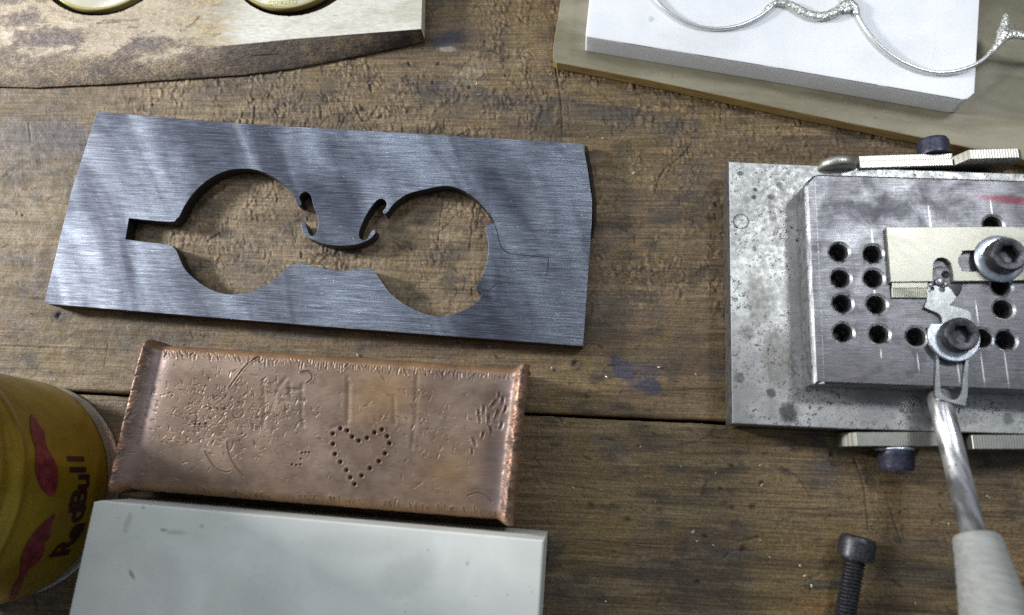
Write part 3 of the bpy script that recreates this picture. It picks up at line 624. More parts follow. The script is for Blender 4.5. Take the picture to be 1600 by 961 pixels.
rnd = lambda d, r: r-np.sqrt(np.maximum(r*r-(r-np.minimum(d, r))**2, 0))
base = lip(dl)+lip(dr)*1.0-rnd(e, 2.6)*0.95-1.6*rnd(np.minimum(dl, dr), 1.5)
base += 0.45*(1-sst(0, 9, e))*-1+0.25*(fbm(XY[..., 0]/14, XY[..., 1]/14, 3, 3)-0.5)
rg = np.random.default_rng(12)
def q(px, py): return P(px, py, ZC)[:2]
for d in [(520, 678), (531.8, 669.7), (542.6, 673), (550.4, 682.8), (560.6, 689), (573.4, 684.6), (585, 676), (596.6, 671.5), (605, 682), (608.5, 693), (601.7, 708.6), (592, 721), (578, 732), (565, 743.5), (553.8, 756.6), (547.5, 746.4), (541.4, 735), (531.8, 722), (523.4, 709.8), (520.5, 694)]:
    f.stroke([q(*d), q(d[0]+0.2, d[1])], 0.42, 1.3, 0.10, 1.0)
for d in [(456, 726), (463, 727), (469.5, 726), (470, 717), (472, 708), (477.5, 707), (483, 707), (305, 663), (312, 663), (321, 662)]:
    f.stroke([q(*d), q(d[0]+0.2, d[1])], 0.24, 0.6, 0.1, 0.9)
def mark(n, cx, cy, sx, sy, L, w, d, ang=None):
    for i in range(n):
        a = rg.uniform(0, math.pi) if ang is None else rg.normal(ang, 0.25)
        p0 = np.array([rg.normal(cx, sx), rg.normal(cy, sy)]); l = rg.exponential(L)+2
        p1 = p0+l*np.array([math.cos(a), math.sin(a)]); pm = (p0+p1)/2+rg.normal(0, 0.15*l, 2)
        f.stroke([q(*p0), q(*pm), q(*p1)], rg.uniform(0.6, 1.3)*w, rg.uniform(0.3, 1.2)*d*0.75, 0.35, rg.uniform(0, 0.3))
def chips(n, cx, cy, sx, sy, L, w, d, ang=None):
    for i in range(n):
        a = rg.uniform(0, 2*math.pi) if ang is None else rg.normal(ang, 0.35)
        f.chip(q(rg.normal(cx, sx), rg.normal(cy, sy)), a, L*rg.uniform(0.4, 1.5), w*rg.uniform(0.5, 1.5), d*rg.uniform(0.2, 0.9), 0.3, rg.uniform(0.1, 0.6))
chips(300, 350, 640, 55, 30, 0.75, 0.26, 0.26); chips(110, 295, 655, 50, 45, 0.7, 0.24, 0.24); chips(70, 430, 640, 30, 40, 1.0, 0.3, 0.24); chips(40, 245, 610, 18, 50, 0.7, 0.2, 0.18)
chips(90, 660, 640, 55, 40, 0.8, 0.26, 0.24); chips(50, 700, 690, 45, 40, 0.8, 0.28, 0.24); chips(300, 490, 680, 180, 65, 0.6, 0.2, 0.14)
mark(10, 370, 640, 60, 40, 12, 0.11, 0.2); mark(40, 480, 660, 150, 60, 8, 0.10, 0.10)
for x in np.linspace(255, 795, 130):                          # nicks along both long edges
    yt = 545+(x-255)*0.072+rg.uniform(0, 6); f.stroke([q(x, yt), q(x+rg.normal(0, 3), yt+rg.uniform(3, 11))], rg.uniform(0.10, 0.3), rg.uniform(0.03, 0.24), 0.5, 0.4)
    yb = 770+(x-230)*0.073+rg.uniform(-5, 3)
    if rg.random() < 0.6: f.stroke([q(x, yb), q(x+rg.normal(0, 2), yb-rg.uniform(3, 14))], rg.uniform(0.15, 0.3), rg.uniform(0.05, 0.3), 0.6, 0.25)
for pts in ([(412, 595), (413, 640), (411, 668)], [(452, 600), (454, 620)], [(455, 610), (470, 608)], [(472, 602), (471, 650), (474, 665)], [(436, 604), (446, 592)], [(433, 612), (450, 634)], [(543, 590), (542, 665)], [(546, 600), (545, 655)], [(651, 588), (650, 650), (643, 700)], [(615, 620), (617, 660)], [(440, 627), (475, 626)], [(520, 668), (536, 664)]):
    f.stroke([q(*p) for p in pts], 0.6, 0.09, 0.3, 0.18)
for pts in ([(404, 556), (385, 570), (368, 592), (358, 606)], [(320, 705), (335, 730), (352, 738), (360, 736)], [(355, 690), (360, 715), (380, 745)], [(470, 582), (482, 580), (488, 590), (480, 598)], [(730, 775), (745, 770), (760, 775), (768, 785)]):
    f.stroke([q(*p) for p in cr(pts, False, 5)], 0.2, 0.22, 0.5, 0.35)
for cx, cy, s in ((757, 640, 1), (772, 632, 1), (786, 626, 1), (750, 655, 0.8), (765, 655, 1.1), (778, 648, 1.1), (784, 665, 1), (768, 672, 1), (742, 690, 1), (790, 640, 0.9), (780, 618, 0.8), (748, 645, 0.7), (755, 680, 0.8), (738, 705, 0.7)):
    f.chip(q(cx, cy), math.radians(98+rg.normal(0, 14)), 1.5*s, 0.62*s, 0.55, 0.35, 0.3)
for k in range(110):                                           # chipped lips
    y = rg.uniform(0.03, 0.97); d = rg.uniform(0.5, 2.6)
    for end in (0, 1):
        uu = d/Lx if end == 0 else 1-d/Lx
        p = bil(np.array([uu]), np.array([y]))[0]; f.chip(p, rg.uniform(0, 6.28), rg.uniform(0.4, 1.2), rg.uniform(0.2, 0.5), rg.uniform(0.15, 0.42), 0.3, 0.25)
Zt = ZC+base+f.Z
px, py = proj(XY[..., 0], XY[..., 1], np.full_like(u, ZC))
C = np.empty(u.shape+(3,), np.float32); C[:] = (0.215, 0.150, 0.112)
C = lerp3(C, (0.265, 0.196, 0.155), sst(0.42, 0.68, fbm(px/70, py/50, 2, 4))*0.8)
C = lerp3(C, (0.33, 0.20, 0.09), np.exp(-(((px-590)/55)**2+((py-610)/50)**2))*0.7+np.exp(-(((px-700)/40)**2+((py-740)/40)**2))*0.5)
C = lerp3(C, (0.24, 0.185, 0.185), np.clip(np.exp(-((dl-6)/4)**2)+0.8*np.exp(-((dr-5)/3)**2), 0, 1)*0.7)
C = lerp3(C, (0.30, 0.17, 0.075), sst(3.2, 0.6, e)*0.8)
C = lerp3(C, (0.62, 0.36, 0.25), sst(0.40, 0.56, fbm(px/6, py/6, 1, 3))*(1.0*np.exp(-((dl-1.3)/1.1)**2)+np.exp(-((dr-1.3)/1.2)**2)))
C = lerp3(C, (0.20, 0.125, 0.09), sst(0.58, 0.78, fbm(px/16, py/16, 5, 4))*0.55)
C = lerp3(C, (0.05, 0.03, 0.02), np.clip(f.dirt, 0, 1)*0.85)
# skirt rings going down the sides: the ends overhang the body
V = np.stack([XY[..., 0], XY[..., 1], Zt], -1)
cen = V.reshape(-1, 3).mean(0)
ring_i = [(0, j) for j in range(nu)]+[(i, nu-1) for i in range(1, nv)]+[(nv-1, j) for j in range(nu-2, -1, -1)]+[(i, 0) for i in range(nv-2, 0, -1)]
ri = np.array(ring_i); ring = V[ri[:, 0], ri[:, 1]]; rc = C[ri[:, 0], ri[:, 1]]
un = (TR-TL)/Lx; vn_ = (BL-TL)/Ly
isl = np.clip((ri[:, 1] == 0).astype(float), 0, 1); isr = (ri[:, 1] == nu-1).astype(float); ist = (ri[:, 0] == 0).astype(float); isb = (ri[:, 0] == nv-1).astype(float)
SV = [ring]; 
for dz, ine, inl in ((-1.0, -0.5, -0.35), (-2.6, 0.0, -0.5), (-4.5, 1.2, -0.35), (-7.5, 2.4, 0.0), (-15, 3.0, 0.3), (None, 3.2, 0.6)):
    r2 = ring.copy(); r2 += np.outer(isl*ine-isr*ine, un)+np.outer(ist*inl-isb*inl, vn_)
    if dz is None: r2[:, 2] = 0.25
    else: r2[:, 2] = ring[:, 2]+dz
    SV.append(r2)
allV = np.concatenate([V.reshape(-1, 3)]+SV[1:]); allC = np.concatenate([C.reshape(-1, 3)]+[rc*0+np.array((0.30, 0.16, 0.08), np.float32)]*6)
me = bpy.data.meshes.new('block_body'); i = np.arange(nv*nu).reshape(nv, nu)
qd = np.stack([i[:-1, :-1], i[1:, :-1], i[1:, 1:], i[:-1, 1:]], -1).reshape(-1, 4)
rid = [i[ri[:, 0], ri[:, 1]]]+[nv*nu+k*len(ri)+np.arange(len(ri)) for k in range(6)]
for a, b in zip(rid[:-1], rid[1:]):
    qd = np.concatenate([qd, np.stack([a, np.roll(a, -1), np.roll(b, -1), b], -1)])
me.vertices.add(len(allV)); me.vertices.foreach_set('co', ((allV-org(cop))/1000).astype(np.float32).ravel())
me.loops.add(qd.size); me.loops.foreach_set('vertex_index', qd.ravel().astype(np.int32)); me.polygons.add(len(qd)); me.polygons.foreach_set('loop_start', np.arange(0, qd.size, 4, dtype=np.int32)); me.update(calc_edges=True)
at = me.color_attributes.new('col', 'FLOAT_COLOR', 'POINT'); cc = np.ones((len(allV), 4), np.float32); cc[:, :3] = allC; at.data.foreach_set('color', cc.ravel())
link('block_body', me, copper.m, cop, smooth=True)

# ------------------------------------------------------------------ pale stone
st = thing('sharpening_stone', 'pale grey-white flat stone slab with small dark smudges, below the copper block', 'stone slab', SO)
slab('stone_body', PL([(146, 784), (158, 782), (850, 844), (842, 970), (825, 1180), (62, 1180), (105, 970)], 32), [], 0.2, 32, stone.m, st, 0.5, 2)

# ------------------------------------------------------------------ raw horn slab with two lens openings (upper left)
hb = thing('horn_slab', 'raw horn slab, half polished cream and half brown bark, with two round openings', 'horn slab', P(330, 20, 0))
bot = np.array([(-140, 134), (4, 135.6), (57, 136.5), (175, 131), (262, 124.7), (376, 117), (459, 107), (547, 90), (612, 76.5), (663, 65)])
botw = np.array([P(a, b, 0.6)[:2] for a, b in bot])
rid_ = np.array([(-140, 30), (4, 35), (57, 50), (175, 70), (262, 68), (302, 70), (341, 72), (394, 67), (459, 60.5), (569, 52), (662, 45)])
ZH = 6.5
ridw = np.array([P(a, b, ZH)[:2] for a, b in rid_])
xs = np.arange(botw[0, 0], botw[-1, 0]+0.01, 0.36); xs[-1] = botw[-1, 0]
ytop = P(330, -330, ZH)[1]
by = np.interp(xs, botw[:, 0], botw[:, 1]); ry = np.interp(xs, ridw[:, 0], ridw[:, 1])
by = by+0.25*(fbm(xs/3, xs*0, 4, 4)-0.5)
tv = np.concatenate([np.linspace(0, 1, 90)**0.8, 1+np.arange(1, 300)*0.36/20])
X = xs[None, :].repeat(len(tv), 0)
low = np.minimum(tv, 1)[:, None]; hi = np.maximum(tv-1, 0)[:, None]
Y = by[None]+(ry-by)[None]*low+20*hi
Y = np.minimum(Y, ytop)
keeprow = np.where(Y.min(1) < ytop-0.01)[0]; X, Y = X[keeprow], Y[keeprow]; tv = tv[keeprow]; low = low[keeprow]
px, py = proj(X, Y, np.full_like(X, ZH))
k = sst(250, 420, px)                                        # to the right the polished flat ends in a crisp ridge
prof_r = np.clip(low, 0, 1)**0.85*0.96+0.04*sst(0.96, 1, low); prof_l = np.sin(np.clip(low*1.0, 0, 1)*math.pi/2)**0.8
Z = 0.6+(ZH-0.6)*(prof_l*(1-k)+prof_r*k)
bark = (1-k)*sst(1.6, 0.9, low+0.0*X)+k*sst(1.0, 0.97, low+0*X)
raw = np.clip(np.maximum(bark, sst(330, 200, px+60*(fbm(X/9, Y/3, 3, 4)-0.5)-(py-40)*1.0)), 0, 1)
f = Field(X, Y)
f.Z += raw*(0.22*(fbm(X/1.6, Y/0.9, 2, 4)-0.5)+0.35*(fbm(X/9, Y/4, 5, 3)-0.5))+0.02*(fbm(X/3, Y/1, 1, 3)-0.5)
rg = np.random.default_rng(5)
for i in range(120):
    p = np.array([rg.uniform(xs[0], xs[-1]), rg.uniform(by.min(), by.max()+25)])
    f.stroke([p, p+np.array([rg.uniform(0.4, 3), rg.normal(0, 0.25)])], rg.uniform(0.12, 0.3), rg.uniform(0.04, 0.16), 0.3, rg.uniform(0.1, 0.6))
for pts in ([(292, 42), (302, 36), (310, 27)], [(160, 32), (215, 31)], [(150, 36), (190, 34)], [(200, 43), (212, 43)], [(390, 82), (430, 79)]):
    f.stroke([P(*p, ZH)[:2] for p in pts], 0.22, 0.18, 0.3, 0.8)
Z = Z+f.Z*np.minimum(1, low*4)
C = np.empty(X.shape+(3,), np.float32); C[:] = (0.70, 0.68, 0.60)
C = lerp3(C, (0.52, 0.49, 0.38), sst(0.45, 0.7, fbm(X/14, Y/6, 2, 4))*0.7)
C = lerp3(C, (0.80, 0.79, 0.74), np.exp(-(((px-370)/70)**2+((py-55)/25)**2))*0.8)  # pale patch: lamp glare painted into the horn colour
barkc = np.empty_like(C); barkc[:] = (0.105, 0.078, 0.062)
barkc = lerp3(barkc, (0.23, 0.165, 0.085), sst(0.48, 0.68, fbm(X/12, Y/4, 7, 4))*0.8)
barkc = lerp3(barkc, (0.055, 0.045, 0.04), sst(0.55, 0.72, fbm(X/6, Y/2.5, 1, 5, 0.6))*0.8)
greyc = np.empty_like(C); greyc[:] = (0.46, 0.385, 0.29)
greyc = lerp3(greyc, (0.205, 0.175, 0.175), sst(0.45, 0.66, fbm(X/16, Y/9, 4, 5, 0.6)))
greyc = lerp3(greyc, (0.58, 0.50, 0.38), sst(0.52, 0.7, fbm(X/20, Y/6, 8, 4))*0.7)
lowbark = sst(0.75, 0.35, low+0.35*(fbm(X/8, Y/3, 6, 3)-0.5)+0*X)*(1-k)
greyc = greyc*(1-lowbark[..., None]*0.55)+barkc*lowbark[..., None]*0.55
rawc = greyc*(1-k[..., None])+barkc*k[..., None]
C = C*(1-raw[..., None])+rawc*raw[..., None]
C = lerp3(C, (0.44, 0.33, 0.14), np.exp(-((raw-0.5)/0.33)**2)*sst(460, 330, px)*0.6*sst(0.3, 0.6, fbm(X/8, Y/1.5, 3, 4)))
C = lerp3(C, (0.03, 0.02, 0.015), np.clip(f.dirt, 0, 1)*0.8)
# round openings
HC = []
for cx, cy, rr in ((167, -80, 103), (463, -75, 99.6)):
    c0 = P(cx, cy, ZH); r = np.linalg.norm(P(cx, cy+rr, ZH)-c0); HC.append((c0, r))
Vh = np.stack([X, Y, Z], -1); nr, nc = X.shape
cx_ = (X[:-1, :-1]+X[1:, 1:])/2; cy_ = (Y[:-1, :-1]+Y[1:, 1:])/2; keep = np.ones(cx_.shape, bool)
for c0, r in HC:
    keep &= np.hypot(cx_-c0[0], cy_-c0[1]) > r
    dd = np.hypot(X-c0[0], Y-c0[1]); m = (dd < r+0.12) & (dd > r-0.9)
    s = np.where(m, r/np.maximum(dd, 1e-6), 1)
    Vh[..., 0] = np.where(m, c0[0]+(X-c0[0])*s, Vh[..., 0]); Vh[..., 1] = np.where(m, c0[1]+(Y-c0[1])*s, Vh[..., 1])
if True:   # skirts: front rim underside and right end
    sk = Vh[:1].copy(); sk[..., 2] = 0.3; sk[..., 1] += 1.2
    Vh = np.concatenate([sk, Vh], 0); C = np.concatenate([C[:1]*0.6, C], 0); keep = np.concatenate([np.ones((1, keep.shape[1]), bool), keep], 0)
    sk = Vh[:, -1:].copy(); sk[..., 2] = 0.3
    Vh = np.concatenate([Vh, sk], 1); C = np.concatenate([C, C[:, -1:]], 1); keep = np.concatenate([keep, np.ones((keep.shape[0], 1), bool)], 1)
    keep[0, -1] = False
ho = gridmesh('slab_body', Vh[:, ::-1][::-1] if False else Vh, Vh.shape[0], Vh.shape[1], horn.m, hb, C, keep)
me = ho.data
bm = bmesh.new(); bm.from_mesh(me); bmesh.ops.recalc_face_normals(bm, faces=bm.faces)
if sum(fc.normal.z for fc in list(bm.faces)[::997]) < 0: bmesh.ops.reverse_faces(bm, faces=bm.faces)
bmesh.ops.delete(bm, geom=[vt for vt in bm.verts if not vt.link_faces], context='VERTS')
bm.to_mesh(me); bm.free(); me.polygons.foreach_set('use_smooth', np.ones(len(me.polygons), bool)); me.set_sharp_from_angle(angle=math.radians(50))
wallm = Mat('horn_opening_wall', 0.5, 0, (0.10, 0.08, 0.06)); wallm.col(wallm.mix(wallm.ramp(wallm.noise(None, 0.5, 4), 0.35, 0.7), (0.045, 0.034, 0.026), (0.16, 0.13, 0.11)))
for c0, r in HC:
    n = 120; V = []; Fc = []
    for kz in (ZH+0.02, ZH-1.2, 0.3):
        for i in range(n):
            a = 2*math.pi*i/n; V.append((c0[0]+r*math.cos(a), c0[1]+r*math.sin(a), kz-(0.12 if kz > 6 else 0)))
    for kk in range(2):
        for i in range(n): j = (i+1) % n; Fc.append([kk*n+i, (kk+1)*n+i, (kk+1)*n+j, kk*n+j])
    mesh('opening_wall', V, Fc, wallm.m, hb, smooth=True)
for idx, (cx, cy, rr) in enumerate(((163, -84, 97), (451, -84, 95.5))):
    c0 = P(cx, cy, 6.0); r = np.linalg.norm(P(cx, cy+rr, 6.0)-c0)
    L = thing('lens_blank', ('pale yellow lens disc with no print, set in the left opening of the horn slab', 'pale yellow lens disc with gold lettering, set in the right opening of the horn slab')[idx], 'lens', (c0[0], c0[1], 0.3), 'lens discs in the horn slab')
    lathe('disc', (c0[0], c0[1], 3.4), (0, 0, 1), [(r-0.7, 0), (r-0.7, 1.9), (r-1.2, 2.1), (r*0.6, 2.75), (r*0.3, 3.0), (0.001, 3.05)], lensm.m, L, 96)
    lathe('rim', (c0[0], c0[1], 0.35), (0, 0, 1), [(r-0.75, 2.6), (r-0.1, 2.7), (r, 3.0), (r, 4.0), (r-0.15, 4.9), (r-0.45, 5.2), (r-0.75, 5.1)], lensedge.m, L, 96)
    if idx == 1:
        fc = bpy.data.curves.new('t', 'FONT'); fc.body = 'COATED'; fc.size = 2.4; fc.extrude = 0.02; fc.space_character = 1.12; fc.align_x = 'CENTER'
        to = bpy.data.objects.new('t', fc); COL.objects.link(to); dg = bpy.context.evaluated_depsgraph_get(); dg.update()
        tm = bpy.data.meshes.new_from_object(to.evaluated_get(dg), depsgraph=dg); bpy.data.objects.remove(to)
        t0 = P(440, 0.0, 5.8); og = org(L)
        co = np.zeros(len(tm.vertices)*3); tm.vertices.foreach_get('co', co); co = co.reshape(-1, 3); co[:, 1] *= -1
        co[:, :2] += t0[:2]
        co[:, 2] = 5.95+0.02*np.sign(co[:, 2])+0.11*np.clip((co[:, 1]-t0[1]), -1, 3)
        tm.vertices.foreach_set('co', ((co-og)/1000).ravel()); tm.flip_normals(); tm.update(); tm.materials.clear()
        link('lettering', tm, gold.m, L)

# ------------------------------------------------------------------ horn sheet, white block, silver spectacle front (upper right)
hs = thing('horn_sheet', 'flat olive-grey horn sheet with amber front edge under the white block', 'horn sheet', P(1250, 60, 0))
slab('sheet_body', PL([(884, -60), (876, 0), (864, 74), (864, 93), (870, 98), (918, 106.5), (1010, 124.5), (1134, 151), (1258, 178), (1443, 216), (1640, 258), (1990, 320), (1990, -330), (930, -330)], 5), [], 0.4, 5, hsheet.m, hs, 0.35, 1, side=hedge.m)
wb = thing('white_block', 'thick white plastic block lying on the horn sheet, carrying silver spectacle wire', 'plastic block', P(1220, 40, 5.1))
slab('block_body', PL([(955, -330), (915, 55), (917, 57), (1205, 104), (1505, 155.5), (1513, 154), (1523, 145), (1534, -60), (1545, -330)], 14.2), [], 5.1, 14.2, white.m, wb, 0.3, 2)
for pts, w in (([(975, 67), (1003, 71.5), (1020, 74.5)], 0.07), ([(1085, 84.8), (1130, 92), (1192, 102)], 0.05), ([(1215, 106), (1290, 118.8), (1370, 132.5)], 0.06), ([(1385, 135), (1440, 144.6), (1500, 155)], 0.07)):
    ribbon('grime_line', cr(pts, False, 5), w, 14.17, steel_side.m, wb)
sf = thing('spectacle_frame', 'unfinished silver spectacle front with hammered bridge lying on the white block', 'spectacle frame', P(1280, 0, 14.3))
def arc(c, r, a0, a1, n, z0, z1):
    return [P(c[0]+r*math.cos(math.radians(a)), c[1]-r*math.sin(math.radians(a)), z) for a, z in zip(np.linspace(a0, a1, n), np.linspace(z0, z1, n))]
ZR = 15.0
tube('rim', arc((1120, -79), 124, -42, -360+40, 70, ZR, ZR), 0.64, silver.m, sf, 12)
rp = [P(*p, z) for p, z in zip(cr([(1336, 10), (1343.5, 31), (1367, 64), (1400.6, 91.5), (1438.6, 108.5), (1472, 113.5), (1505, 108.5), (1533.6, 95), (1557, 72), (1566, 55)], False, 7), np.linspace(ZR, ZR+0.8, 64))]
tube('rim', rp, np.concatenate([np.full(len(rp)-10, 0.64), np.linspace(0.64, 0.95, 10)]), silver.m, sf, 12)
tube('rim', arc((1470, -26), 138, 175, 40, 46, ZR, ZR), 0.64, silver.m, sf, 12, label='upper half of the right rim, open at its outer end')
bp = cr([(1196, 14), (1210, 5), (1222, 4), (1238, 9), (1254, 18), (1270, 24), (1286, 25), (1302, 20), (1314, 12), (1324, 6), (1334, 10), (1340, 24)], False, 5)
brd = np.interp(np.linspace(0, 1, len(bp)), [0, 0.12, 0.25, 0.5, 0.72, 0.84, 0.93, 1], [0.65, 0.9, 1.35, 1.55, 1.5, 1.9, 1.4, 0.7])
tube('bridge', [P(*p, ZR+0.3) for p in bp], brd, hammered.m, sf, 14, flat=0.55, jit=0.05)
tube('bridge_post', [P(*p, ZR+0.3) for p in cr([(1326, 18), (1322, 4), (1318, -14), (1312, -40)], False, 5)], np.linspace(1.5, 1.2, 16), hammered.m, sf, 12, flat=0.55, jit=0.05)
tube('end_piece', [P(*p, ZR+1.0) for p in cr([(1545, 85), (1557, 72), (1566, 58), (1570, 42), (1572, 22)], False, 5)], np.interp(np.linspace(0, 1, 21), [0, 0.3, 0.6, 0.85, 1], [0.7, 1.1, 2.1, 1.2, 0.8]), hammered.m, sf, 12, flat=0.6, jit=0.05)
tube('hinge_arm', [P(*p, ZR+1.0) for p in cr([(1562, 64), (1578, 54), (1594, 55), (1625, 60), (1680, 62)], False, 5)], np.interp(np.linspace(0, 1, 21), [0, 0.25, 0.5, 1], [1.0, 1.6, 1.35, 1.2]), hammered.m, sf, 12, flat=0.6, jit=0.05)

# ------------------------------------------------------------------ drilling jig (right)
jig = thing('drilling_jig', 'steel drilling jig with rows of holes, clamped brass strip and grey-gripped lever', 'jig', JO)
slab('base_plate', PL([(1138.5, 252), (1286, 258.5), (1397, 264), (1600, 271), (1900, 279), (1900, 690), (1600, 678.5), (1320, 670.5), (1144, 662)], 10), [], 0.3, 10, basem.m, jig, 0.35, 1, side=sidem.m)
ZB, ZB0 = 20.0, 10.05
holes = [(1311, 394), (1364, 396.5), (1313.7, 435), (1365, 435), (1316.5, 474), (1370, 475.6), (1317.7, 519.5), (1374, 522), (1432, 526), (1535, 528), (1572, 531), (1568, 482.7), (1565, 447), (1552, 351)]
hl = [circ(P(x, y, ZB)[:2], 2.72, 30) for x, y in holes]
boutl = PL([(1273, 599), (1259.5, 290), (1260.5, 284), (1272, 273.5), (1279, 272), (1320, 273), (1600, 281.5), (1900, 290), (1900, 628), (1600, 611.5), (1419, 604.5), (1353, 602)], ZB)
tb = slab('top_block', boutl, hl, ZB0, ZB, blockm.m, jig, 0.65, 0, side=sidem.m)
ctr = np.mean(np.array(boutl), 0)-org(jig)[:2]
# wide chamfer along the left side, worn, its highlight put into a bright colour
chm = Mat('bright_chamfer', 0.35, 0.95); cn = chm.noise(None, 0.7, 5, 0.7)
chm.col(chm.mix(chm.ramp(cn, 0.5, 0.62), (0.72, 0.72, 0.74), (0.18, 0.18, 0.19))); chm.bump(cn, 0.05, 0.5)
a = np.array(PL([(1259.5, 290), (1273, 599)], ZB)); b = np.array(PL([(1274, 284), (1288, 599.5)], ZB))
V = [(*a[0], ZB-1.1), (*a[1], ZB-1.1), (*b[1], ZB+0.03), (*b[0], ZB+0.03)]
V = [(x-0.06, y, z) for x, y, z in V[:2]]+V[2:]; V += [(x, y, ZB-2.2) for x, y, z in V]
mesh('chamfer', V, [[0, 1, 2, 3], [0, 3, 7, 4], [1, 5, 6, 2], [0, 4, 5, 1]], chm.m, jig)
for (x, y), r in zip(holes, [2.75]*20):                      # oily lining with a thread in each hole
    c0 = P(x, y, ZB)
    pr = [(2.56, 9.6)]
    for kz in range(12): pr += [(2.60, 9.1-kz*0.7), (2.32, 8.75-kz*0.7)]
    pr = [(r_, h_) for r_, h_ in pr]+[(2.5, 0.4), (0.001, 0.4)]
    lathe('hole_chamfer', (c0[0], c0[1], ZB), (0, 0, 1), [(2.70, -0.5), (2.95, -0.28), (3.38, 0.02)], chm.m, jig, 36, cap=False)  # bright ring laid over the bevel, highlight put into its colour
    lathe('hole_lining', (c0[0], c0[1], ZB0), (0, 0, 1), pr, sidem.m, jig, 24, cap=False)
ZK = 21.5
bl = PL([(1385, 355), (1470, 354.5), (1600, 354), (1720, 354), (1720, 438), (1600, 438)]+[(1490, 439.5), (1489, 425), (1486, 412), (1480, 405), (1472, 402.5), (1464, 404), (1459.5, 409), (1458, 420), (1457.8, 439.8), (1392, 440.6)], ZK)
slot = PL(cr([(1512, 391.5), (1600, 391), (1660, 391), (1660, 424), (1600, 424.5), (1512, 424), (1503, 420), (1498, 411), (1499, 402), (1504, 395)], True, 3), ZK)
bs = slab('brass_strip', bl, [slot], ZB+0.05, ZK, brass.m, jig, 0.12, 1, side=knurl.m)
# graduated step under the strip
sa = np.array(PL([(1393, 441), (1449, 440)], ZB+0.8)); sb = np.array(PL([(1394, 464.5), (1448.5, 465)], ZB+0.8)); V = []; Fc = []; n = 19
for i in range(n*2+1):
    t = i/(n*2); z = ZB+(0.85 if i % 2 else 0.65)
    p, q_ = sa[0]*(1-t)+sa[1]*t, sb[0]*(1-t)+sb[1]*t; pm = p*0.62+q_*0.38
    V += [(*p, ZB+0.95), (*pm, ZB+0.95), (*pm, z), (*q_, z), (*q_, ZB+0.02)]
for i in range(n*2):
    for j in range(4): Fc.append([5*i+j, 5*i+j+1, 5*i+6+j, 5*i+5+j])
Fc += [[4, 3, 2, 1, 0], [5*2*n+k for k in range(5)]]
mesh('graduated_step', V, Fc, brass.m, bs)
# round plug with tiny hinge pieces
pc = P(1474, 443, ZB); rp_ = np.linalg.norm(P(1502, 447, ZB)-pc)
plug = lathe('turning_plug', (pc[0], pc[1], ZB+0.02), (0, 0, 1), [(rp_, 0), (rp_, 0.12), (rp_-0.12, 0.2), (0.001, 0.2)], blockm.m, jig, 48)
lathe('plug_gap', (pc[0], pc[1], ZB+0.01), (0, 0, 1), [(rp_+0.18, 0), (rp_+0.18, 0.03), (rp_-0.3, 0.03)], hole_dark.m, plug, 48)
for x, y, r, h in ((1469, 440, 1.35, 1.1), (1478, 444, 0.8, 0.8), (1455, 445, 0.75, 0.8), (1453, 453, 0.6, 0.6)):
    c0 = P(x, y, ZB+1); lathe('hinge_knuckle', (c0[0], c0[1], ZB+0.2), (0, 0, 1), [(r, 0), (r, h*0.8), (r*0.8, h), (0.001, h)], clipm.m, plug, 16)
hp = slab('hinge_plate', PL([(1448, 453), (1451, 447), (1461, 446), (1476, 444), (1486, 452), (1494, 464), (1488, 474), (1478, 476), (1449, 470)], ZB+0.7), [circ(P(1472, 452, ZB+0.7)[:2], 0.85, 16), circ(P(1457, 451.5, ZB+0.7)[:2], 0.55, 14)], ZB+0.22, ZB+0.75, clipm.m, plug, 0.06, 0)
for x, y, r in ((1478, 428.5, 0.95),): c0 = P(x, y, ZB+0.5); lathe('drilled_hole', (c0[0], c0[1], ZB+0.22), (0, 0, 1), [(r+0.2, 0), (r+0.15, 0.22), (r, 0.25), (r*0.9, 0.03), (0.001, 0.03)], hole_dark.m, plug, 20)
# slotted clip
ZCp = ZB+1.0
co = [(1448, 470, 1), (1444, 480, 1), (1452, 484), (1466, 490), (1472, 499), (1472.5, 512, 1), (1466, 530, 1), (1464, 554, 1), (1461, 612), (1462, 620), (1467, 624), (1490, 630), (1509, 634.5, 1), (1512.5, 616, 1), (1514, 559, 1), (1518, 520, 1), (1518, 494), (1514, 486), (1500, 481), (1484, 477, 1), (1492, 467, 1)]
csl = [(1470.7, 540), (1470, 605), (1473, 615), (1480, 621), (1489, 625), (1497, 622), (1502, 613), (1504.5, 600), (1507, 540)]
clip = slab('slotted_clip', PL(cr(co, True, 3), ZCp), [PL(cr(csl, True, 3), ZCp)], ZB+0.06, ZCp, clipm.m, jig, 0.1, 1)
def socket_screw(name, base, d, rad, hh, mat, parent, label=None, n=56):
    """cap screw head: knurled side, chamfer, hexagon socket; d points out of the head"""
    s = lathe(name, base, d, [(rad*0.98, 0), (rad, 0.15*hh), (rad, 0.2*hh), (rad, 0.80*hh), (rad*0.97, 0.86*hh), (rad*0.90, hh), (rad*0.60, hh), (rad*0.53, 0.93*hh), (rad*0.50, 0.3*hh), (0.001, 0.25*hh)], mat, parent, n, (n, rad*0.035, 2, 3), label, False)
    me = s.data; co = np.zeros(len(me.vertices)*3); me.vertices.foreach_get('co', co)
    u_, v_, d_ = frame_of(d); co = co.reshape(-1, 3)
    for k in (7, 8):                                          # make the socket six-sided
        for i in range(n):
            a = 2*math.pi*i/n; m = ((a+math.pi/6) % (math.pi/3))-math.pi/6
            r = rad*0.50/math.cos(m)*(0.93 if k == 8 else 0.97); h = (0.95 if k == 7 else 0.3)*hh
            co[k*n+i] = (np.array(base)+d_*h+(u_*math.cos(a)+v_*math.sin(a))*r-org(parent))/1000
    me.vertices.foreach_set('co', co.ravel()); me.update()
    return sharpen(s, 40)
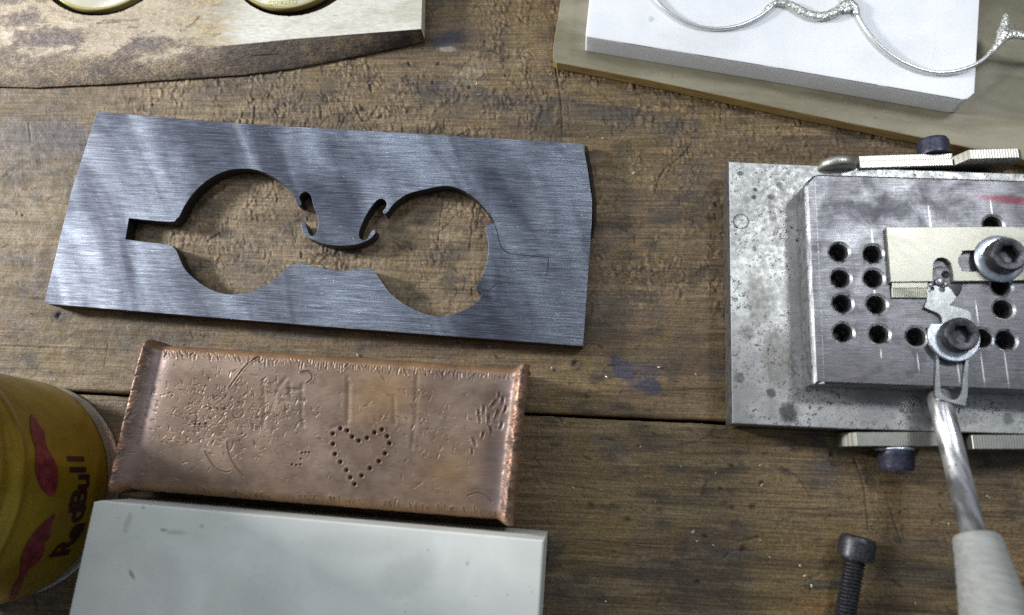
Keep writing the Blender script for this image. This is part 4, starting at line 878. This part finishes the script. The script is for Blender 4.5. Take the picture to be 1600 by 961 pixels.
# upper screw on a dished washer, lower screw on a flat-cut washer
w1 = P(1562, 404, ZK+0.6); s1 = socket_screw('clamp_screw', (w1[0], w1[1], ZK+1.5), (0, 0, 1), 5.0, 4.2, black.m, jig)
lathe('washer', (w1[0], w1[1], ZK+0.05), (0, 0, 1), [(3.0, 0), (6.6, 0), (6.9, 0.25), (6.8, 0.7), (6.1, 1.25), (5.2, 1.45), (3.2, 1.45)], zinc.m, s1, 56)
w2 = P(1491, 526, ZCp+1.2); 
cw = [p for p in [(w2[0]+7.0*math.cos(a), w2[1]+7.0*math.sin(a)) for a in np.linspace(math.radians(148), math.radians(148+246), 44)]]
s2c = P(1494.5, 525, ZCp+1.3)
s2 = socket_screw('clamp_screw', (s2c[0], s2c[1], ZCp+1.35), (0, 0, 1), 4.85, 3.3, black.m, jig)
slab('washer', cw, [], ZCp+0.05, ZCp+1.3, zinc.m, s2, 0.25, 2)
# side strips along the back edge
def vslab(name, xz, y0, y1, mat, parent):
    V = [(x, y0, z) for x, z in xz]+[(x, y1, z) for x, z in xz]; n = len(xz)
    o = mesh(name, V, [list(range(n)), list(range(2*n-1, n-1, -1))]+[[i, n+i, n+(i+1) % n, (i+1) % n] for i in range(n)], mat, parent)
    bm = bmesh.new(); bm.from_mesh(o.data); bmesh.ops.recalc_face_normals(bm, faces=bm.faces)
    bmesh.ops.bevel(bm, geom=list(bm.edges), offset=0.00018, segments=1, affect='EDGES', clamp_overlap=True)
    bm.to_mesh(o.data); bm.free(); return o
def X_(px, py, z): return P(px, py, z)[0]
def Y_(px, py, z): return P(px, py, z)[1]
yb = Y_(1420, 263.5, 10)+0.15
xa, xb = X_(1343, 262, 11), X_(1490, 262, 11)
vslab('side_strip', [(xa, 1), (xb, 1), (xb, 11.2), (xa, 11.2)], yb, yb+2.4, knurl.m, jig)
st2 = vslab('side_strip', [(xa+1, 1), (xb+1, 1), (xb+1, 9.4), (xa+1, 9.4)], yb+2.45, yb+4.9, knurl.m, jig)
xc = X_(1314, 244, 14); lathe('round_end', (xc, yb+0.1, 9.2), (0, 1, 0), [(5.5, 0), (5.9, 0.3), (5.9, 2.6), (5.5, 2.9)], knurl.m, jig, 48)
x2, x3 = X_(1512, 238, 15), X_(1590, 240, 15)
vslab('raised_end', [(xb+0.1, 1), (x3+1.6, 1), (x3+1.6, 14.2), (x3, 15.6), (x2, 15.6), (xb+0.1, 10.2)], yb+0.05, yb+3.2, knurl.m, jig)
xs_ = X_(1462, 228, 9)
socket_screw('side_screw', (xs_, yb+5.0, 7.2), (0, 1, 0), 4.7, 5.2, blue.m, jig)
# side strips along the front edge
yf0 = Y_(1400, 673.5, 10)-0.15
x4, x5 = X_(1338, 684, 10.6), X_(1466, 684, 10.6)
def frontstrip(xa_, xb_, sl):
    return vslab('side_strip', [(xa_-2.6 if sl else xa_, 2), (xb_, 2), (xb_, 10.4), (xa_, 10.4), (xa_-2.6 if sl else xa_, 6)], yf0-4.2, yf0-0.1, knurl.m, jig)
f1_ = frontstrip(x4, x5, True); f1_.location.z = 0
yf0 -= 0.9; f2_ = frontstrip(X_(1520, 690, 10.6), X_(1680, 690, 10.6), False); yf0 += 0.9
xs_ = X_(1402, 714, 7)
ss = socket_screw('side_screw', (xs_, yf0-5.4, 5.6), (0, -1, 0), 4.9, 5.8, blue.m, jig)
lathe('washer', (xs_, yf0-4.3, 5.6), (0, -1, 0), [(5.0, 0), (5.4, 0.2), (5.4, 0.8), (4.9, 1.05)], zinc.m, ss, 40)
# lever with taped grip
l0, l1 = P(1462, 600, 15.2), P(1522, 838, 31.0)
dv = (l1-l0)/np.linalg.norm(l1-l0)
lev = lathe('lever', l0, dv, [(3.15, 0), (3.15, 8), (3.05, np.linalg.norm(l1-l0)+4)], chrome.m, jig, 40)
g0, g1 = P(1526, 839, 31.2), P(1559, 975, 39.0); gd = (g1-g0)/np.linalg.norm(g1-g0); gl_n = np.linalg.norm(g1-g0)
rg = np.random.default_rng(4); pr = [(2.9, 0.25), (5.2, 0.0), (5.5, 0.35)]
for h in np.arange(1.2, 75, 1.0): pr.append((5.55+2.5*min(1, h/gl_n)**1.1+rg.uniform(-0.07, 0.07)-(0.11 if int(h) % 4 == 0 else 0), h))
pr += [(pr[-1][0]-1.5, 76.5), (0.001, 77)]
lathe('grip', g0, gd, pr, grip.m, lev, 48)

# ------------------------------------------------------------------ loose cap screw
ls = thing('loose_screw', 'loose black socket cap screw lying on the bench beside the grey lever grip', 'screw', P(1335, 900, 0))
ha, hb_ = P(1340.5, 842, 5.4), P(1336, 872, 5.2)
ax_ = P(1316, 990, 3.4)-hb_; ax_ /= np.linalg.norm(ax_)
hd = hb_-ax_*6.2
socket_screw('screw_head', hb_, -ax_, 5.0, 6.0, black.m, ls)
pr = [(3.0, 0), (3.0, 1.0)]; h = 1.0
V = []; Fc = []; nth = 24; pitch = 1.0; turns = 34
u_, v_, d_ = frame_of(ax_)
for i in range(turns*nth+1):
    a = 2*math.pi*i/nth; hh = 0.8+pitch*i/nth; e_ = u_*math.cos(a)+v_*math.sin(a)
    V += [hb_+d_*hh+e_*2.45, hb_+d_*(hh+0.42)+e_*3.0, hb_+d_*(hh+0.58)+e_*3.0]
for i in range(turns*nth):
    for j in range(2): Fc.append([3*i+j, 3*i+3+j, 3*i+4+j, 3*i+1+j])
    if i+nth < turns*nth: Fc.append([3*i+2, 3*i+5, 3*(i+nth)+3, 3*(i+nth)])
mesh('thread', V, Fc, black.m, ls)
lathe('shank', hb_-ax_*0.1, ax_, [(2.9, 0), (2.9, 0.7), (2.42, 1.0), (2.42, turns+1.2), (1.6, turns+1.9)], black.m, ls, 32)

# ------------------------------------------------------------------ yellow can
cb = P(34, 762, 0); RC = np.linalg.norm(P(34, 762-160, 0)-cb) 
can = thing('drink_can', 'dented yellow drink can with two red figures and dark lettering, left of the copper block', 'can', cb)
RW = RC*1.02
prof = [(RC-1.6, 1.2), (RC-0.9, 0.3), (RC-0.1, 0.3), (RC+0.1, 0.9)]
lathe('base_rim', cb, (0, 0, 1), [(0.001, 5), (RC-5, 4), (RC-1.6, 1.0), (RC-0.8, 0.15), (RC-0.15, 0.15), (RC+0.1, 0.6), (RC-0.25, 1.1), (RC-0.8, 2.6), (RC-0.2, 5.2), (RW-0.25, 8.2), (RW-0.1, 9.2)], canalu.m, can, 96)
def dent(r, h, a):
    # a is measured from +x
    x, y = math.cos(a), math.sin(a)
    s = 0.9*math.sin(3*a+h*0.12)*math.exp(-((h-62)/26)**2)+0.7*math.exp(-((h-46.5)/1.6)**2)-0.8*math.exp(-((h-50.5)/2.0)**2)+0.6*math.exp(-((h-55)/1.6)**2)-0.5*math.exp(-((h-59)/2)**2)
    s += 0.35*math.sin(5*a+1.3)*math.exp(-((h-28)/16)**2)
    return r+s*min(1, max(0, (h-9)/14))
hs_ = list(np.arange(8.4, 108, 1.1))
lathe('can_wall', cb, (0, 0, 1), [(RW, h) for h in hs_]+[(RW-1.2, 112), (RW-4, 118), (RW-4.4, 120.5)], canm.m, can, 128, fn=lambda r, h, a: dent(r, h, a-math.pi/2))
lathe('lid', cb, (0, 0, 1), [(RW-4.5, 119.8), (RW-3.6, 121.2), (RW-4.6, 121.8), (RW-5.6, 120.8), (RW-6, 117.5), (0.001, 117.2)], canalu.m, can, 64)
def on_can(px, py, off=0.12):
    d = R @ np.array([(px-W/2)/F, -(py-H/2)/F, -1.0]); o = np.array([0, 0, D])
    r = RW+off; ox, oy = o[0]-cb[0], o[1]-cb[1]
    A = d[0]**2+d[1]**2; B = 2*(ox*d[0]+oy*d[1]); Cq = ox*ox+oy*oy-r*r; disc = max(B*B-4*A*Cq, 0.0)
    t = (-B-math.sqrt(disc))/(2*A); p = o+d*t
    return math.atan2(p[1]-cb[1], p[0]-cb[0]), p[2]
def can_pt(a, h, off=0.12):
    r = dent(RW, h, a)+off; return np.array([cb[0]+r*math.cos(a), cb[1]+r*math.sin(a), h])
def can_patch(name, poly, mat, label=None):
    """print on the can wall: polygon in (angle*RW, height), cut finely and laid on the dented wall"""
    bm = bmesh.new(); vs = [bm.verts.new((a*RW, h, 0)) for a, h in poly]; bm.faces.new(vs)
    bmesh.ops.triangulate(bm, faces=bm.faces)
    lo = [min(v_.co[k] for v_ in bm.verts) for k in (0, 1)]; hi_ = [max(v_.co[k] for v_ in bm.verts) for k in (0, 1)]
    for k in (0, 1):
        for c_ in np.arange(lo[k]+0.8, hi_[k], 0.8):
            co_ = [0, 0, 0]; no_ = [0, 0, 0]; co_[k] = c_; no_[k] = 1
            bmesh.ops.bisect_plane(bm, geom=list(bm.verts)+list(bm.edges)+list(bm.faces), plane_co=co_, plane_no=no_)
    bmesh.ops.recalc_face_normals(bm, faces=bm.faces)
    for v_ in bm.verts: v_.co = Vector((can_pt(v_.co.x/RW, v_.co.y, 0.22)-org(can))/1000)
    me = bpy.data.meshes.new(name); bm.to_mesh(me); bm.free(); return link(name, me, mat, can, label, True)
fig1 = [(50.5, 645), (62, 662), (71, 675), (73, 695.5), (82, 712), (90, 735), (88, 759), (82, 775), (69, 767), (60, 750), (56, 729), (57, 705), (50, 679), (48, 664)]
fig2 = [(85, 802.6), (81, 818), (77, 842), (69, 848), (70, 863), (58, 880), (45, 891), (36, 908), (28, 927), (15, 940), (19, 919), (30, 900.5), (34, 870), (45, 846), (64, 821)]
for fg in (fig1, fig2):
    can_patch('red_figure', [on_can(x, y) for x, y in cr(fg, True, 3)], canred.m)
for ch, x_, y_ in zip('RedBull', (99, 115, 117, 121, 125, 120, 117), (857, 831, 804, 778, 753, 734, 717)):
    fc = bpy.data.curves.new('t', 'FONT'); fc.body = ch; fc.size = 1.0; fc.offset = 0.035; fc.align_x = 'CENTER'; fc.resolution_u = 4
    to = bpy.data.objects.new('t', fc); COL.objects.link(to); dg = bpy.context.evaluated_depsgraph_get(); dg.update()
    tm = bpy.data.meshes.new_from_object(to.evaluated_get(dg), depsgraph=dg); bpy.data.objects.remove(to)
    a0, h0 = on_can(x_, y_); ha_, hb2 = on_can(x_+12.5, y_)[1], on_can(x_-12.5, y_)[1]
    bm = bmesh.new(); bm.from_mesh(tm)
    for c_ in np.arange(-0.6, 0.9, 0.08):
        bmesh.ops.bisect_plane(bm, geom=list(bm.verts)+list(bm.edges)+list(bm.faces), plane_co=(c_, 0, 0), plane_no=(1, 0, 0))
        bmesh.ops.bisect_plane(bm, geom=list(bm.verts)+list(bm.edges)+list(bm.faces), plane_co=(0, c_, 0), plane_no=(0, 1, 0))
    sc_ = (hb2-ha_)/0.72
    for v_ in bm.verts: v_.co = Vector((can_pt(a0+v_.co.x*sc_*0.95/RW, ha_+v_.co.y*sc_, 0.22)-org(can))/1000)
    me = bpy.data.meshes.new('letter'); bm.to_mesh(me); bm.free(); bpy.data.meshes.remove(tm)
    link('letter', me, canblk.m, can)

# ------------------------------------------------------------------ filings and crumbs scattered on the bench
rg = np.random.default_rng(21); V = []; Fc = []
spots = [(990, 271, 0.75), (942, 216, 0.4), (918, 215, 0.35), (1060, 228, 0.35), (577, 130, 0.4), (745, 131, 0.4), (748, 148, 0.35), (883, 117, 0.4), (882, 661, 0.4), (895, 762, 0.5), (940, 765, 0.35), (1083, 831, 0.7), (1089, 846, 0.45), (1114, 852, 0.4), (1188, 844, 0.35), (1203, 871, 0.4), (1250, 884, 0.5), (1257, 900, 0.45), (1268, 916, 0.45), (1190, 758, 0.5), (1188, 727, 0.4), (1118, 739, 0.4), (1001, 698, 0.4), (1064, 729, 0.35), (1543, 776, 0.7), (1430, 943, 0.5), (1482, 818, 0.35), (946, 940, 0.4), (862, 575, 0.4), (948, 589, 0.4), (1087, 585, 0.35), (1030, 574, 0.45), (1212, 655, 0.3), (355, 396, 0.3), (325, 412, 0.35), (358, 443, 0.35), (391, 305, 0.3), (655, 413, 0.3)]
for i in range(170): spots.append((rg.uniform(5, 1590), rg.uniform(140, 955), rg.exponential(0.10)+0.12))
for kk_, (x, y, s) in enumerate(spots):
    s *= 1.55 if kk_ < 38 else 1.1
    p = P(x, y, 0); b0 = len(V); a = rg.uniform(0, 6.28); s *= 1.1
    for dx, dy, dz in ((-1, -0.5, 0), (1, -0.6, 0), (0.9, 0.5, 0), (-0.8, 0.6, 0), (-0.2, 0.1, 0.8)):
        dx *= rg.uniform(0.6, 1.3); dy *= rg.uniform(0.6, 1.3)
        V.append((p[0]+s*0.6*(dx*math.cos(a)-dy*math.sin(a)), p[1]+s*0.6*(dx*math.sin(a)+dy*math.cos(a)), p[2]+s*dz*0.7+0.02))
    Fc += [[b0, b0+1, b0+4], [b0+1, b0+2, b0+4], [b0+2, b0+3, b0+4], [b0+3, b0, b0+4], [b0+3, b0+2, b0+1, b0]]
fl = mesh('metal_filings', V, Fc, filing.m); fl['kind'] = 'stuff'; fl['label'] = 'tiny bright filings and crumbs scattered over the bench top'; fl['category'] = 'filings'
